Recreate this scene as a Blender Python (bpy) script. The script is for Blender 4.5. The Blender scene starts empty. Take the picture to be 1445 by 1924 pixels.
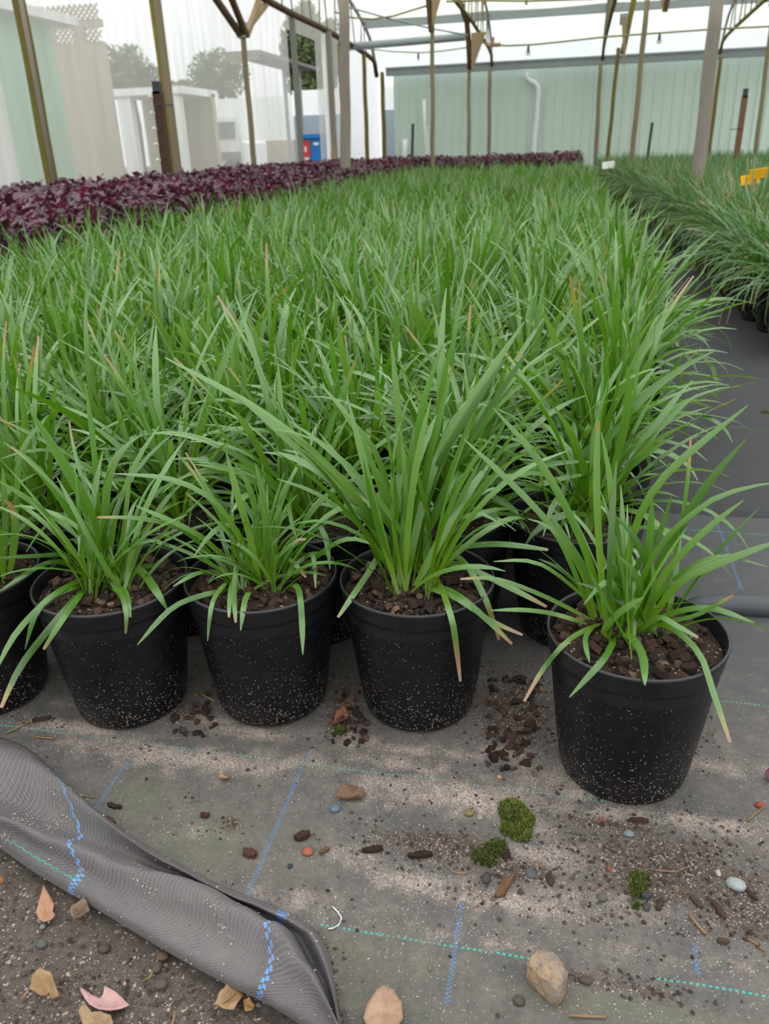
import bpy, math, random
import numpy as np
from mathutils import noise as mnoise, Vector, Matrix

# ------------------------------------------------------------------ camera, sky, exposure
S = bpy.context.scene
COL = S.collection
F_PX, IW, IH = 1523.0, 1445, 1924
PITCH, YAW, ROLL, CAM_H = math.radians(24.1), math.radians(12.8), math.radians(2.0), 0.69
fw = np.array([-math.sin(YAW)*math.cos(PITCH), math.cos(YAW)*math.cos(PITCH), -math.sin(PITCH)])
_r = np.array([math.cos(YAW), math.sin(YAW), 0.0]); _u = np.cross(_r, fw)
rt = _r*math.cos(ROLL) - _u*math.sin(ROLL)
up = _u*math.cos(ROLL) + _r*math.sin(ROLL)
CP = np.array([0, 0, CAM_H])
cam_d = bpy.data.cameras.new('camera'); cam = bpy.data.objects.new('camera', cam_d); COL.objects.link(cam)
cam.matrix_world = Matrix(((rt[0], up[0], -fw[0], 0), (rt[1], up[1], -fw[1], 0), (rt[2], up[2], -fw[2], CAM_H), (0, 0, 0, 1)))
cam_d.sensor_fit = 'HORIZONTAL'; cam_d.sensor_width = 36.0; cam_d.lens = 36.0*F_PX/IW
cam_d.clip_start = .02; cam_d.clip_end = 300
cam_d.dof.use_dof = True; cam_d.dof.focus_distance = 1.02; cam_d.dof.aperture_fstop = 12.0
S.camera = cam
vs = S.view_settings
S.display_settings.display_device = 'sRGB'
vs.view_transform = 'Standard'; vs.look = 'None'; vs.gamma = 1; vs.use_curve_mapping = False
vs.exposure = 0.3
w = bpy.data.worlds.new('overcast_sky'); S.world = w; w.use_nodes = True
wn, wl = w.node_tree.nodes, w.node_tree.links
bg = wn['Background']
tc = wn.new('ShaderNodeTexCoord'); sx = wn.new('ShaderNodeSeparateXYZ'); wr = wn.new('ShaderNodeValToRGB')
wl.new(tc.outputs['Generated'], sx.inputs[0]); wl.new(sx.outputs['Z'], wr.inputs[0]); wl.new(wr.outputs[0], bg.inputs[0])
wr.color_ramp.elements[0].position = 0.0; wr.color_ramp.elements[0].color = (.35, .36, .37, 1)
wr.color_ramp.elements[1].position = 1.0; wr.color_ramp.elements[1].color = (.98, 1.0, 1.0, 1)
bg.inputs[1].default_value = 2.6            # overcast: zenith about 2.5x the horizon

# ------------------------------------------------------------------ helpers
def ray(x, y): return fw + rt*((x-IW/2)/F_PX) - up*((y-IH/2)/F_PX)
def atz(x, y, z=0.0):
    d = ray(x, y); return CP + d*((z-CAM_H)/d[2])
def aty(x, y, Y):
    d = ray(x, y); return CP + d*(Y/d[1])
def atx(x, y, X):
    d = ray(x, y); return CP + d*(X/d[0])
def smooth(a, b, x):
    t = np.clip((x-a)/(b-a), 0, 1); return t*t*(3-2*t)
def fbm(x, y, s, o=3, z=0.0):
    return mnoise.fractal(Vector((x*s, y*s, z)), 1.0, 2.0, o)

class MB:
    """collects simple shapes into one mesh"""
    def __init__(s): s.v = []; s.f = []
    def add(s, vs_, fs_):
        o = len(s.v); s.v.extend([tuple(map(float, p)) for p in vs_]); s.f.extend([tuple(i+o for i in f) for f in fs_]); return s
    def box(s, c, d, rz=0.0, taper=1.0):
        x, y, z = d[0]/2, d[1]/2, d[2]/2; vs_ = []
        for k, (sz, t) in enumerate(((-z, 1.0), (z, taper))):
            for px, py in ((-x, -y), (x, -y), (x, y), (-x, y)):
                px *= t; py *= t
                vs_.append((c[0]+px*math.cos(rz)-py*math.sin(rz), c[1]+px*math.sin(rz)+py*math.cos(rz), c[2]+sz))
        return s.add(vs_, [(3, 2, 1, 0), (4, 5, 6, 7), (0, 1, 5, 4), (1, 2, 6, 5), (2, 3, 7, 6), (3, 0, 4, 7)])
    def tube(s, pts, r, n=8, cap=True):
        pts = [np.array(p, float) for p in pts]; m = len(pts)
        rr = r if hasattr(r, '__len__') else [r]*m
        ref = np.array([.31, .87, .37]); vs_ = []; fs_ = []
        for i, p in enumerate(pts):
            t = pts[min(i+1, m-1)]-pts[max(i-1, 0)]; t = t/(np.linalg.norm(t)+1e-9)
            a = np.cross(t, ref); a /= np.linalg.norm(a)+1e-9; b = np.cross(t, a)
            for k in range(n):
                q = 2*math.pi*k/n; vs_.append(p+rr[i]*(a*math.cos(q)+b*math.sin(q)))
        for i in range(m-1):
            for k in range(n): fs_.append((i*n+k, i*n+(k+1) % n, (i+1)*n+(k+1) % n, (i+1)*n+k))
        if cap: fs_ += [tuple(range(n))[::-1], tuple((m-1)*n+k for k in range(n))]
        return s.add(vs_, fs_)
    def bar(s, a, b, wd, th, side=(0, 1, 0)):
        """a straight board from a to b: wd along 'side', th across"""
        a, b = np.array(a, float), np.array(b, float); t = b-a; t /= np.linalg.norm(t)
        sd = np.array(side, float); sd -= t*(sd@t); sd /= np.linalg.norm(sd); q = np.cross(t, sd); vs_ = []
        for p in (a, b):
            for i, j in ((-1, -1), (1, -1), (1, 1), (-1, 1)): vs_.append(p+sd*wd/2*i+q*th/2*j)
        return s.add(vs_, [(3, 2, 1, 0), (4, 5, 6, 7), (0, 1, 5, 4), (1, 2, 6, 5), (2, 3, 7, 6), (3, 0, 4, 7)])
    def lathe(s, prof, n=40, c=(0, 0)):
        vs_ = []; fs_ = []
        for r, z in prof:
            for k in range(n): vs_.append((c[0]+r*math.cos(2*math.pi*k/n), c[1]+r*math.sin(2*math.pi*k/n), z))
        for i in range(len(prof)-1):
            for k in range(n): fs_.append((i*n+k, i*n+(k+1) % n, (i+1)*n+(k+1) % n, (i+1)*n+k))
        return s.add(vs_, fs_)
    def mesh(s, name, m, smooth_=False, cols=None):
        me = bpy.data.meshes.new(name); me.from_pydata(s.v, [], s.f)
        if m: me.materials.append(m)
        if smooth_: me.polygons.foreach_set('use_smooth', [True]*len(me.polygons))
        if cols is not None:
            a = me.color_attributes.new('Col', 'FLOAT_COLOR', 'POINT'); a.data.foreach_set('color', np.asarray(cols, np.float32).ravel())
        me.update(); return me
    def build(s, name, m, parent=None, smooth_=False, cols=None, loc=None):
        return link(name, s.mesh(name, m, smooth_, cols), parent, loc)

def link(name, me, parent=None, loc=None):
    o = bpy.data.objects.new(name, me); COL.objects.link(o)
    if parent: o.parent = parent
    if loc is not None: o.location = loc
    return o
def tag(o, label=None, cat=None, group=None, kind=None):
    if label: o['label'] = label
    if cat: o['category'] = cat
    if group: o['group'] = group
    if kind: o['kind'] = kind
    return o
def thing(name, label, cat, loc=(0, 0, 0), rz=0, group=None):
    o = link(name, None, None, loc); o.rotation_euler = (0, 0, rz); o.empty_display_size = .05
    return tag(o, label, cat, group)
def struct(name, label=None):
    o = link(name, None); return tag(o, label, None, None, 'structure')

class G:
    """small node-material builder"""
    def __init__(s, name):
        s.m = bpy.data.materials.new(name); s.m.use_nodes = True
        s.t = s.m.node_tree; s.b = s.t.nodes['Principled BSDF']; s.out = s.t.nodes['Material Output']
    def n(s, typ, props=None, out=0, **inp):
        nd = s.t.nodes.new('ShaderNode'+typ)
        for k, v in (props or {}).items(): setattr(nd, k, v)
        for k, v in inp.items(): s.set(nd, int(k[1:]) if k[0] == 'i' and k[1:].isdigit() else k.replace('_', ' '), v)
        return nd.outputs[out]
    def set(s, nd, k, v):
        sk = nd.inputs[k]
        if isinstance(v, bpy.types.NodeSocket): s.t.links.new(v, sk)
        else: sk.default_value = v
    def ma(s, op, a, b=0.0, c=0.0, clamp=False): return s.n('Math', {'operation': op, 'use_clamp': clamp}, i0=a, i1=b, i2=c)
    def mix(s, f, a, b, mode='MIX'):
        nd = s.t.nodes.new('ShaderNodeMix'); nd.data_type = 'RGBA'; nd.blend_type = mode
        s.set(nd, 0, f); s.set(nd, 6, c4(a)); s.set(nd, 7, c4(b)); return nd.outputs[2]
    def ramp(s, f, *st):
        nd = s.t.nodes.new('ShaderNodeValToRGB'); s.set(nd, 0, f); e = nd.color_ramp.elements
        while len(e) < len(st): e.new(.5)
        for i, (p, c) in enumerate(st): e[i].position = p; e[i].color = c4(c if hasattr(c, '__len__') else (c, c, c))
        return nd.outputs[0]
    def noise(s, vec, scale, detail=3, rough=.55): return s.n('TexNoise', None, 0, Vector=vec, Scale=scale, Detail=detail, Roughness=rough)
    def co(s): return s.n('TexCoord', None, 3)
    def scl(s, v, x, y, z): return s.n('Mapping', None, 0, Vector=v, Scale=(x, y, z))
    def xyz(s, v):
        nd = s.t.nodes.new('ShaderNodeSeparateXYZ'); s.set(nd, 0, v); return nd.outputs
    def attr(s, name='Col'):
        nd = s.t.nodes.new('ShaderNodeAttribute'); nd.attribute_name = name
        sp = s.t.nodes.new('ShaderNodeSeparateColor'); s.t.links.new(nd.outputs['Color'], sp.inputs[0])
        return sp.outputs[0], sp.outputs[1], sp.outputs[2], nd.outputs['Alpha']
    def bump(s, h, st=.3, d=.002): return s.n('Bump', None, 0, Strength=st, Distance=d, Height=h)
    def fin(s, col=None, rough=.6, spec=.4, nrm=None, metal=0.0):
        if col is not None: s.set(s.b, 'Base Color', col if isinstance(col, bpy.types.NodeSocket) else c4(col))
        s.set(s.b, 'Roughness', rough); s.set(s.b, 'Specular IOR Level', spec); s.set(s.b, 'Metallic', metal)
        if nrm is not None: s.set(s.b, 'Normal', nrm)
        return s.m
def c4(c):
    return c if isinstance(c, bpy.types.NodeSocket) else (tuple(c)+(1,))[:4]
def srgb(h):
    h = h.lstrip('#'); o = []
    for i in (0, 2, 4):
        v = int(h[i:i+2], 16)/255; o.append(v/12.92 if v <= .04045 else ((v+.055)/1.055)**2.4)
    return tuple(o)
def plain(name, col, rough=.6, var=.25, scale=30, spec=.3, bump=.15, stretch=(1, 1, 1), metal=0.0, k=1.0):
    g = G(name); v = g.scl(g.co(), *stretch); n = g.noise(v, scale, 4)
    col = srgb(col) if isinstance(col, str) else col
    col = tuple(x*k for x in col)
    c = g.mix(n, tuple(x*(1-var) for x in col), tuple(min(1, x*(1+var)) for x in col))
    return g.fin(c, rough, spec, g.bump(n, bump, .003), metal)

# ------------------------------------------------------------------ materials
def leaf_material(name, pale, low, midc, tip, dryc1, dryc2, trans, rough=.42, stripes=True, tfac=.3):
    g = G(name); r, v, dry, u = g.attr(); oi = g.n('ObjectInfo', None, 5)
    base = g.ramp(v, (0.0, pale), (.14, low), (.5, midc), (1.0, tip))  # blade green from base to tip; bluish sky sheen painted into the tip
    k = g.ma('FRACT', g.ma('ADD', r, oi))
    base = g.mix(1.0, base, g.ramp(k, (0, (.40, .52, .18)), (.2, (.72, .95, .22)), (.4, (.85, .95, .8)), (.7, (1.08, 1.05, 1.25)), (1.0, (1.4, 1.28, 1.75))), 'MULTIPLY')
    hgt = None
    if stripes:
        st = g.ma('SINE', g.ma('MULTIPLY', u, 44.0)); st = g.ma('MULTIPLY_ADD', st, .5, .5)
        base = g.mix(g.ma('MULTIPLY', st, .16), base, g.mix(1.0, base, (.35, .4, .25), 'MULTIPLY')); hgt = g.bump(st, .12, .0006)
    ns = g.noise(g.co(), 130, 3)
    start = g.ma('SUBTRACT', g.ma('SUBTRACT', 1.02, g.ma('MULTIPLY', dry, .34)), g.ma('MULTIPLY', g.ma('SUBTRACT', ns, .5), .12))
    f1 = g.ma('MULTIPLY', g.ma('SUBTRACT', v, g.ma('SUBTRACT', start, .07)), 12.0, clamp=True)
    f2 = g.ma('MULTIPLY', g.ma('SUBTRACT', v, start), 18.0, clamp=True)
    gate = g.ma('GREATER_THAN', dry, .05)
    base = g.mix(g.ma('MULTIPLY', f1, gate), base, dryc1); base = g.mix(g.ma('MULTIPLY', f2, gate), base, dryc2)
    whole = g.ma('GREATER_THAN', dry, 1.4)
    base = g.mix(whole, base, g.mix(ns, (.30, .13, .02), (.38, .22, .07)))
    m = g.fin(base, rough, .75, hgt)
    tr = g.n('BsdfTranslucent', None, 0, Color=g.mix(1.0, base, trans, 'MULTIPLY'))
    g.t.links.new(g.n('MixShader', None, 0, i0=tfac, i1=g.b.outputs[0], i2=tr), g.out.inputs[0])
    return m
M = {}
M['leaf'] = leaf_material('strap_leaf', (.24, .30, .10), (.100, .205, .007), (.074, .172, .018), (.102, .205, .058), (.22, .20, .04), (.25, .15, .09), (2.2, 2.1, .6), rough=.33, tfac=.24)
M['fine_leaf'] = leaf_material('fine_leaf', (.22, .27, .09), (.062, .14, .014), (.066, .15, .04), (.095, .19, .08), (.30, .24, .12), (.34, .20, .15), (1.6, 1.6, .8), stripes=False)
def purple():
    g = G('purple_leaf'); r, v, dry, u = g.attr()
    c = g.ramp(r, (0, (.026, .007, .015)), (.5, (.068, .018, .038)), (.9, (.14, .045, .080)), (.93, (.13, .05, .08)), (1, (.22, .014, .09)))
    m = g.fin(c, .34, .8)
    tr = g.n('BsdfTranslucent', None, 0, Color=g.mix(1.0, c, (2.6, 1.0, 1.4), 'MULTIPLY'))
    g.t.links.new(g.n('MixShader', None, 0, i0=.2, i1=g.b.outputs[0], i2=tr), g.out.inputs[0]); return m
M['purple'] = purple()
def pot_mat():
    g = G('black_pot_plastic'); v = g.co(); z = g.xyz(v)[2]
    low = g.n('MapRange', None, 0, Value=z, From_Min=0.0, From_Max=.19, To_Min=1.0, To_Max=0.0)
    big = g.noise(v, 14, 3)
    vo = g.n('TexVoronoi', {'feature': 'F1'}, 0, Vector=g.scl(v, 1, 1, .8), Scale=430.0)
    rnd = g.xyz(g.n('TexVoronoi', {'feature': 'F1'}, 1, Vector=g.scl(v, 1, 1, .8), Scale=430.0))[0]
    dens = g.ma('MULTIPLY_ADD', g.ma('POWER', low, 2.2), .42, g.ma('ADD', .02, g.ma('MULTIPLY', g.ma('SUBTRACT', big, .36), .42)))
    on = g.ma('MULTIPLY', g.ma('LESS_THAN', vo, g.ma('MULTIPLY_ADD', rnd, .9, .16)), g.ma('LESS_THAN', rnd, dens))
    fine = g.noise(v, 900, 2); film = g.noise(v, 60, 5)
    c = g.mix(g.ma('MULTIPLY', g.ma('SUBTRACT', film, .5, 0, True), .9), (.0038, .0042, .0055), (.022, .0215, .0215))
    c = g.mix(g.ma('MULTIPLY', on, .85), c, g.mix(fine, (.10, .075, .055), (.42, .34, .27)))
    h = g.ma('ADD', g.ma('MULTIPLY', on, .6), g.ma('MULTIPLY', film, .25))
    return g.fin(c, g.ma('MULTIPLY_ADD', film, .25, .26), .36, g.bump(h, .35, .0015))
M['pot'] = pot_mat()
M['rim'] = plain('black_pot_rim', (.007, .0075, .009), .36, .5, 60, .42, .1)
def soil_mat(name, a, b, c3, rough=.9):
    g = G(name); v = g.co(); n = g.noise(v, 140, 5, .7); n2 = g.noise(v, 22, 3)
    vo = g.n('TexVoronoi', None, 1, Vector=v, Scale=420.0); k = g.xyz(vo)
    c = g.mix(g.ramp(n, (.3, 0), (.75, 1)), a, b); c = g.mix(g.ramp(n2, (.4, 0), (.7, .6)), c, c3)
    sp = g.ma('GREATER_THAN', k[0], .965); c = g.mix(g.ma('MULTIPLY', sp, .6), c, g.mix(k[1], (.55, .45, .35), (.30, .22, .16)))
    return g.fin(c, rough, .25, g.bump(n, .9, .004))
M['soil'] = soil_mat('potting_mix', (.012, .008, .006), (.055, .034, .024), (.03, .018, .012))
M['dirt'] = soil_mat('bare_dirt', (.036, .029, .024), (.125, .101, .085), (.072, .060, .051))
def bark_mat():
    g = G('bark'); v = g.co(); oi = g.n('ObjectInfo', None, 5); n = g.noise(g.scl(v, 1, 3, 1), 260, 4)
    c = g.ramp(oi, (0, (.018, .010, .0075)), (.5, (.040, .021, .015)), (.85, (.075, .043, .031)), (1, (.17, .11, .075)))
    c = g.mix(g.ma('MULTIPLY', n, .6), c, g.mix(1.0, c, (.3, .3, .3), 'MULTIPLY'))
    return g.fin(c, .85, .25, g.bump(n, .6, .002))
M['bark'] = bark_mat()
def grain_mat(name, *stops):
    g = G(name); r = g.attr()[0]; return g.fin(g.ramp(r, *stops), .8, .3)
M['grit'] = grain_mat('grit_grains', (0, (.16, .12, .095)), (.4, (.26, .21, .175)), (.75, (.40, .35, .31)), (.93, (.52, .48, .43)), (.95, (.28, .08, .04)), (1, (.28, .09, .05)))
M['crumb'] = grain_mat('soil_crumbs', (0, (.018, .012, .009)), (.6, (.06, .038, .028)), (1, (.13, .09, .068)))
def weave_mat(name, base, dust, grn, blu, gx, bx, dustamt, useattr=True, uvattr=False, scale=1.0):
    """woven polypropylene cloth with coloured marker threads at y = gx, x = bx"""
    g = G(name); v = g.co()
    if uvattr:
        a = g.attr(); X = g.ma('MULTIPLY', a[0], .52); Y = g.ma('MULTIPLY', a[1], .13); w1 = g.n('CombineXYZ', None, 0, X=X, Y=Y, Z=0.0)
    else:
        q = g.xyz(v); X, Y = q[0], q[1]; w1 = v
    P1, P2 = .0034*scale, .0021*scale
    sx_ = g.ma('SINE', g.ma('MULTIPLY', X, 2*math.pi/P1)); sy_ = g.ma('SINE', g.ma('MULTIPLY', Y, 2*math.pi/P2))
    wv = g.ma('MULTIPLY_ADD', g.ma('MULTIPLY', sx_, sy_), .5, .5)
    big = g.noise(w1, 5.0, 4); med = g.noise(w1, 38, 4); fine = g.noise(w1, 500, 3)
    c = g.mix(wv, tuple(x*.45 for x in base), tuple(x*1.5 for x in base))
    gr = g.noise(w1, 170, 4, .7)
    d = g.ma('MULTIPLY', g.ma('ADD', g.ma('ADD', g.ma('MULTIPLY', big, 1.3), g.ma('MULTIPLY', med, 1.1)), g.ma('MULTIPLY_ADD', gr, 1.5, -1.35)), dustamt, 0, True)
    d = g.ma('MULTIPLY', d, g.ma('MULTIPLY_ADD', wv, -.75, 1.2), clamp=True)
    def lines(lst, co, other, wid, per, col, c):
        for L, lo, hi in lst:
            on = g.ma('LESS_THAN', g.ma('ABSOLUTE', g.ma('SUBTRACT', co, L)), wid)
            on = g.ma('MULTIPLY', on, g.ma('MULTIPLY', g.ma('GREATER_THAN', other, lo), g.ma('LESS_THAN', other, hi)))
            ds = g.ma('GREATER_THAN', g.ma('SINE', g.ma('MULTIPLY', other, 2*math.pi/per)), -.1)
            if wid > .0013:   # two offset rows of stitches
                sd = g.ma('GREATER_THAN', co, L); ds = g.ma('ABSOLUTE', g.ma('SUBTRACT', ds, sd))
            wear = g.ramp(g.noise(w1, 60, 4, .7), (.33, .1), (.55, .95))
            c = g.mix(g.ma('MULTIPLY', g.ma('MULTIPLY', on, ds), wear), c, col)
        return c
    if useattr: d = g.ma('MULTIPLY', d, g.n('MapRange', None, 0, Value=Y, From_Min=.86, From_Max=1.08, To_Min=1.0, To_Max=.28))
    cd = g.mix(d, c, dust)
    cd = lines(gx, Y, X, .0011*scale, .0055*scale, grn, cd); cd = lines(bx, X, Y, .0026*scale, .0042*scale, blu, cd)
    hh = wv
    if useattr:
        sand, dark, alg, _ = g.attr()
        cd = g.mix(g.ma('MULTIPLY', alg, .55), cd, (.10, .11, .055))
        sn = g.ma('ADD', g.ma('ADD', sand, g.ma('MULTIPLY', g.ma('SUBTRACT', med, .5), 1.3)), g.ma('ADD', g.ma('MULTIPLY', g.ma('SUBTRACT', fine, .5), .9), g.ma('MULTIPLY', g.ma('SUBTRACT', .5, wv), .35))); sf = g.ramp(sn, (.26, 0), (.80, 1))
        vo = g.n('TexVoronoi', None, 1, Vector=v, Scale=620.0); k = g.xyz(vo)
        scol = g.mix(k[0], (.13, .102, .085), (.36, .305, .265)); scol = g.mix(g.ma('GREATER_THAN', k[1], .97), scol, (.22, .08, .05))
        cd = g.mix(sf, cd, scol)
        dn = g.ma('ADD', dark, g.ma('MULTIPLY', g.ma('SUBTRACT', med, .5), 1.0)); df = g.ramp(g.ma('ADD', dn, g.ma('MULTIPLY', g.ma('SUBTRACT', fine, .5), .5)), (.30, 0), (.72, 1))
        dcol = g.mix(fine, (.018, .013, .0105), (.085, .064, .052)); dcol = g.mix(g.ma('GREATER_THAN', k[2], .93), dcol, (.24, .20, .165))
        cd = g.mix(df, cd, dcol)
        hh = g.ma('ADD', g.ma('MULTIPLY', wv, g.ma('SUBTRACT', 1.0, g.ma('MAXIMUM', sf, df))), g.ma('MULTIPLY', k[0], g.ma('MAXIMUM', sf, df)))
    return g.fin(cd, .78, .3, g.bump(hh, .5, .0011*scale))
BLUE, GREEN = (.06, .15, .30), (.03, .32, .26)
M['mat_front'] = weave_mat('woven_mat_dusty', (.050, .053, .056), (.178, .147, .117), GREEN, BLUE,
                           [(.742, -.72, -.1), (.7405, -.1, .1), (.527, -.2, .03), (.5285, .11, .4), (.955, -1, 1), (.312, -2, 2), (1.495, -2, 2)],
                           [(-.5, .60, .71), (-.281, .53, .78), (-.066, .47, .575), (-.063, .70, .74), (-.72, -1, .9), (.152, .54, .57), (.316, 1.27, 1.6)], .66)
M['mat_aisle'] = weave_mat('woven_mat_dark', (.026, .0275, .031), (.07, .064, .06), GREEN, BLUE, [], [], .34, False)
M['mat_fold'] = weave_mat('woven_mat_fold', (.090, .085, .092), (.16, .137, .12), GREEN, (.10, .28, .60),
                          [(.030, 0, .14)], [(.14, -1, 1), (.405, -1, 1), (.03, .075, 1)], .62, False, True, 1.6)
def film(name, lo, hi, tint, dirty):
    g = G(name); v = g.co()
    st = g.noise(g.scl(v, 2.6, 2.6, .16), 3.0, 4, .6); bl = g.noise(g.scl(v, 1, 1, .5), .9, 3); fn = g.noise(g.scl(v, 9, 9, 1.2), 6, 3)
    k = g.ma('ADD', g.ma('MULTIPLY', st, .6), g.ma('ADD', g.ma('MULTIPLY', bl, .3), g.ma('MULTIPLY', fn, .15)))
    dcol = g.mix(g.ramp(k, (.38, 0), (.68, 1)), tint, dirty)
    tr = g.n('BsdfTranslucent', None, 0, Color=dcol); df = g.n('BsdfDiffuse', None, 0, Color=dcol)
    body = g.n('MixShader', None, 0, i0=.30, i1=tr, i2=df)
    fac = g.n('MapRange', None, 0, Value=k, From_Min=.35, From_Max=.7, To_Min=hi, To_Max=lo)
    g.t.links.new(g.n('MixShader', None, 0, i0=fac, i1=body, i2=g.n('BsdfTransparent')), g.out.inputs[0]); return g.m
M['film_wall'] = film('wall_film', .34, .58, (.74, .745, .73), (.50, .49, .43))
M['film_roof'] = film('roof_film', .10, .16, (.70, .745, .725), (.64, .69, .66))
M['film_near'] = film('roof_film_aged', .10, .16, (.72, .725, .64), (.68, .685, .59))
M['post_tan'] = plain('weathered_post', '#83775f', .7, .3, 14, .3, .3, (1, 1, .12))
M['post_grey'] = plain('grey_timber', '#8e867c', .75, .25, 14, .25, .4, (1, 1, .08))
M['moss_wood'] = plain('mossy_post', '#7f7434', .8, .4, 18, .2, .3, (1, 1, .2))
M['olive'] = plain('olive_post', '#6d6230', .8, .3, 18, .2, .3, (1, 1, .2))
M['dark_wood'] = plain('dark_stained_timber', '#5a4630', .8, .4, 12, .2, .3, (1, 1, .3))
M['plank'] = plain('plank', '#a08a6c', .75, .25, 12, .2, .3, (1, 1, .2))
M['galv'] = plain('galvanised_steel', '#9aa5a6', .45, .12, 6, .5, .05)
M['gutter'] = plain('gutter_steel', '#8d9697', .5, .12, 4, .5, .05)
M['picket'] = plain('brown_picket', '#4a3326', .6, .25, 20, .3, .1)
M['picket2'] = plain('rusty_picket', '#75583c', .7, .25, 20, .3, .1)
M['cap'] = plain('dark_cap', '#3c3f40', .5, .1, 20)
M['white_pvc'] = plain('white_pipe', '#e4e8e8', .4, .05, 5, .5, .02)
M['white'] = plain('white_paint', '#e9ebea', .55, .04, 3, .4, .02)
def shed_mat():
    g = G('pale_green_sheet'); v = g.co(); n = g.noise(g.scl(v, 1.4, 1, .25), 1.6, 4); f = g.noise(g.scl(v, 5, 5, .4), 4, 3)
    c = g.mix(n, tuple(1.3*x for x in srgb('#adbeb5')), tuple(1.36*x for x in srgb('#bac9c1'))); c = g.mix(g.ma('MULTIPLY', f, .35), c, srgb('#b8c4b0')); return g.fin(c, .5, .3)
M['shed'] = shed_mat()
M['house_green'] = plain('green_wall', '#86c0a0', .7, .08, 2)
M['beige'] = plain('beige_wall', '#a39684', .8, .08, 2)
M['dim_grey'] = plain('grey_roof', '#77716b', .7, .1, 3)
M['tarp'] = plain('grey_tarp', '#8d99a3', .6, .1, 4)
M['bin'] = plain('blue_bin', '#1877c4', .45, .08, 5, .4)
M['red'] = plain('red_label', '#cf3b3f', .5, .04, 5)
M['yellow'] = plain('yellow_card', '#dda413', .5, .08, 20)
M['yard'] = plain('yard_ground', '#8f8a7c', .9, .15, 2)
M['tree'] = grain_mat('tree_leaves', (0, (.05, .075, .025)), (.6, (.11, .15, .055)), (1, (.20, .25, .10)))
M['trunk'] = plain('tree_trunk', '#4e4234', .9)
M['cable'] = plain('pipe_khaki', '#8b8a5e', .6, .1, 10)
M['moss'] = grain_mat('moss', (0, (.014, .018, .004)), (.45, (.065, .085, .012)), (.8, (.15, .175, .025)), (1, (.26, .28, .05)))
M['straw'] = plain('straw', '#7a6140', .7, .2, 60)
M['thread'] = plain('white_thread', '#e2e0da', .6, .05, 60)
M['glass'] = plain('window_glass', '#69757a', .15, .05, 3, .6, 0)

# ------------------------------------------------------------------ setting: ground and mats
CHIPR = random.Random(5)
FOLD = {  # the folded-back corner of the mat: seven stations per row (pixel, pixel) and the height of that row
 'z': [.003, .015, .024, .042, .010, .030, .003],
 'r': [[(-50, 1560), (60, 1640), (180, 1712), (300, 1785), (420, 1852), (520, 1902), (650, 1990)],
       [(-50, 1546), (65, 1624), (185, 1696), (305, 1766), (425, 1832), (525, 1885), (650, 1970)],
       [(-50, 1535), (80, 1602), (200, 1665), (320, 1720), (440, 1780), (545, 1842), (648, 1955)],
       [(-50, 1512), (70, 1566), (170, 1603), (290, 1645), (410, 1690), (545, 1775), (644, 1945)],
       [(-50, 1490), (90, 1540), (190, 1590), (310, 1638), (430, 1690), (565, 1775), (640, 1938)],
       [(-50, 1400), (60, 1436), (150, 1505), (255, 1588), (400, 1672), (580, 1758), (640, 1934)],
       [(-50, 1376), (46, 1406), (125, 1475), (235, 1565), (390, 1655), (592, 1752), (640, 1930)]]}
edge = [atz(x, y, 0) for x, y in FOLD['r'][0]]
EX = [-1.6]+[p[0] for p in edge]+[edge[-1][0]+.03, 1.6]; EY = [.63]+[p[1] for p in edge]+[.28, .26]
def front_edge(x): return float(np.interp(x, EX, EY))+.012
BLOBS = []   # (channel, pixel x, pixel y, radius along the picture's x in px, radius in y px, strength)
for b in [(0, 330, 1425, 260, 26, .7), (0, 130, 1370, 120, 14, .75), (0, 560, 1440, 140, 22, .55), (0, 860, 1500, 230, 40, .75), (0, 1080, 1480, 110, 45, .6), (0, 770, 1440, 120, 18, .6),
          (0, 1060, 1620, 150, 35, .65), (0, 780, 1660, 110, 30, .6), (0, 950, 1700, 200, 22, .7), (0, 1330, 1555, 130, 22, .7), (0, 1360, 1450, 140, 22, .45),
          (0, 340, 1560, 60, 20, .4), (0, 680, 1620, 70, 25, .5), (0, 480, 1380, 120, 14, .6), (0, 670, 1395, 60, 16, .6), (0, 960, 1420, 80, 18, .6), (0, 1240, 1800, 200, 12, .35), (0, 330, 1350, 200, 12, .6), (0, 800, 1415, 130, 12, .7), (0, 1180, 1540, 120, 16, .6), (0, 560, 1700, 160, 30, .35), (0, 900, 1770, 160, 20, .35), (0, 1000, 1560, 60, 40, .5), (0, 1150, 1700, 200, 30, .45),
          (1, 820, 1595, 140, 34, .85), (1, 960, 1640, 110, 30, .8), (1, 1250, 1640, 230, 90, .8), (1, 1400, 1720, 120, 60, .75), (1, 1150, 1560, 180, 18, .65), (1, 975, 1335, 90, 75, 1.0),
          (1, 645, 1350, 30, 50, .9), (1, 340, 1340, 40, 30, .9), (1, 900, 1690, 60, 14, .5), (1, 1190, 1860, 110, 22, .55), (1, 435, 1555, 24, 18, .7), (1, 365, 1510, 22, 16, .6), (1, 600, 1840, 30, 40, .7), (1, 1090, 1845, 34, 14, .8),
          (1, 1220, 1490, 60, 20, .5), (1, 60, 1360, 70, 12, .5),
          (2, 260, 1500, 60, 40, .8), (2, 370, 1590, 130, 55, .6), (2, 600, 1790, 250, 30, .55), (2, 1200, 1905, 240, 18, .9), (2, 700, 1890, 200, 30, .5)]:
    ch, x, y, rx, ry, s = b; p = atz(x, y, 0); a = atz(x+rx, y, 0); c = atz(x, y+ry, 0)
    BLOBS.append((ch, p[0], p[1], np.linalg.norm(a-p), np.linalg.norm(c-p), s))
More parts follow.
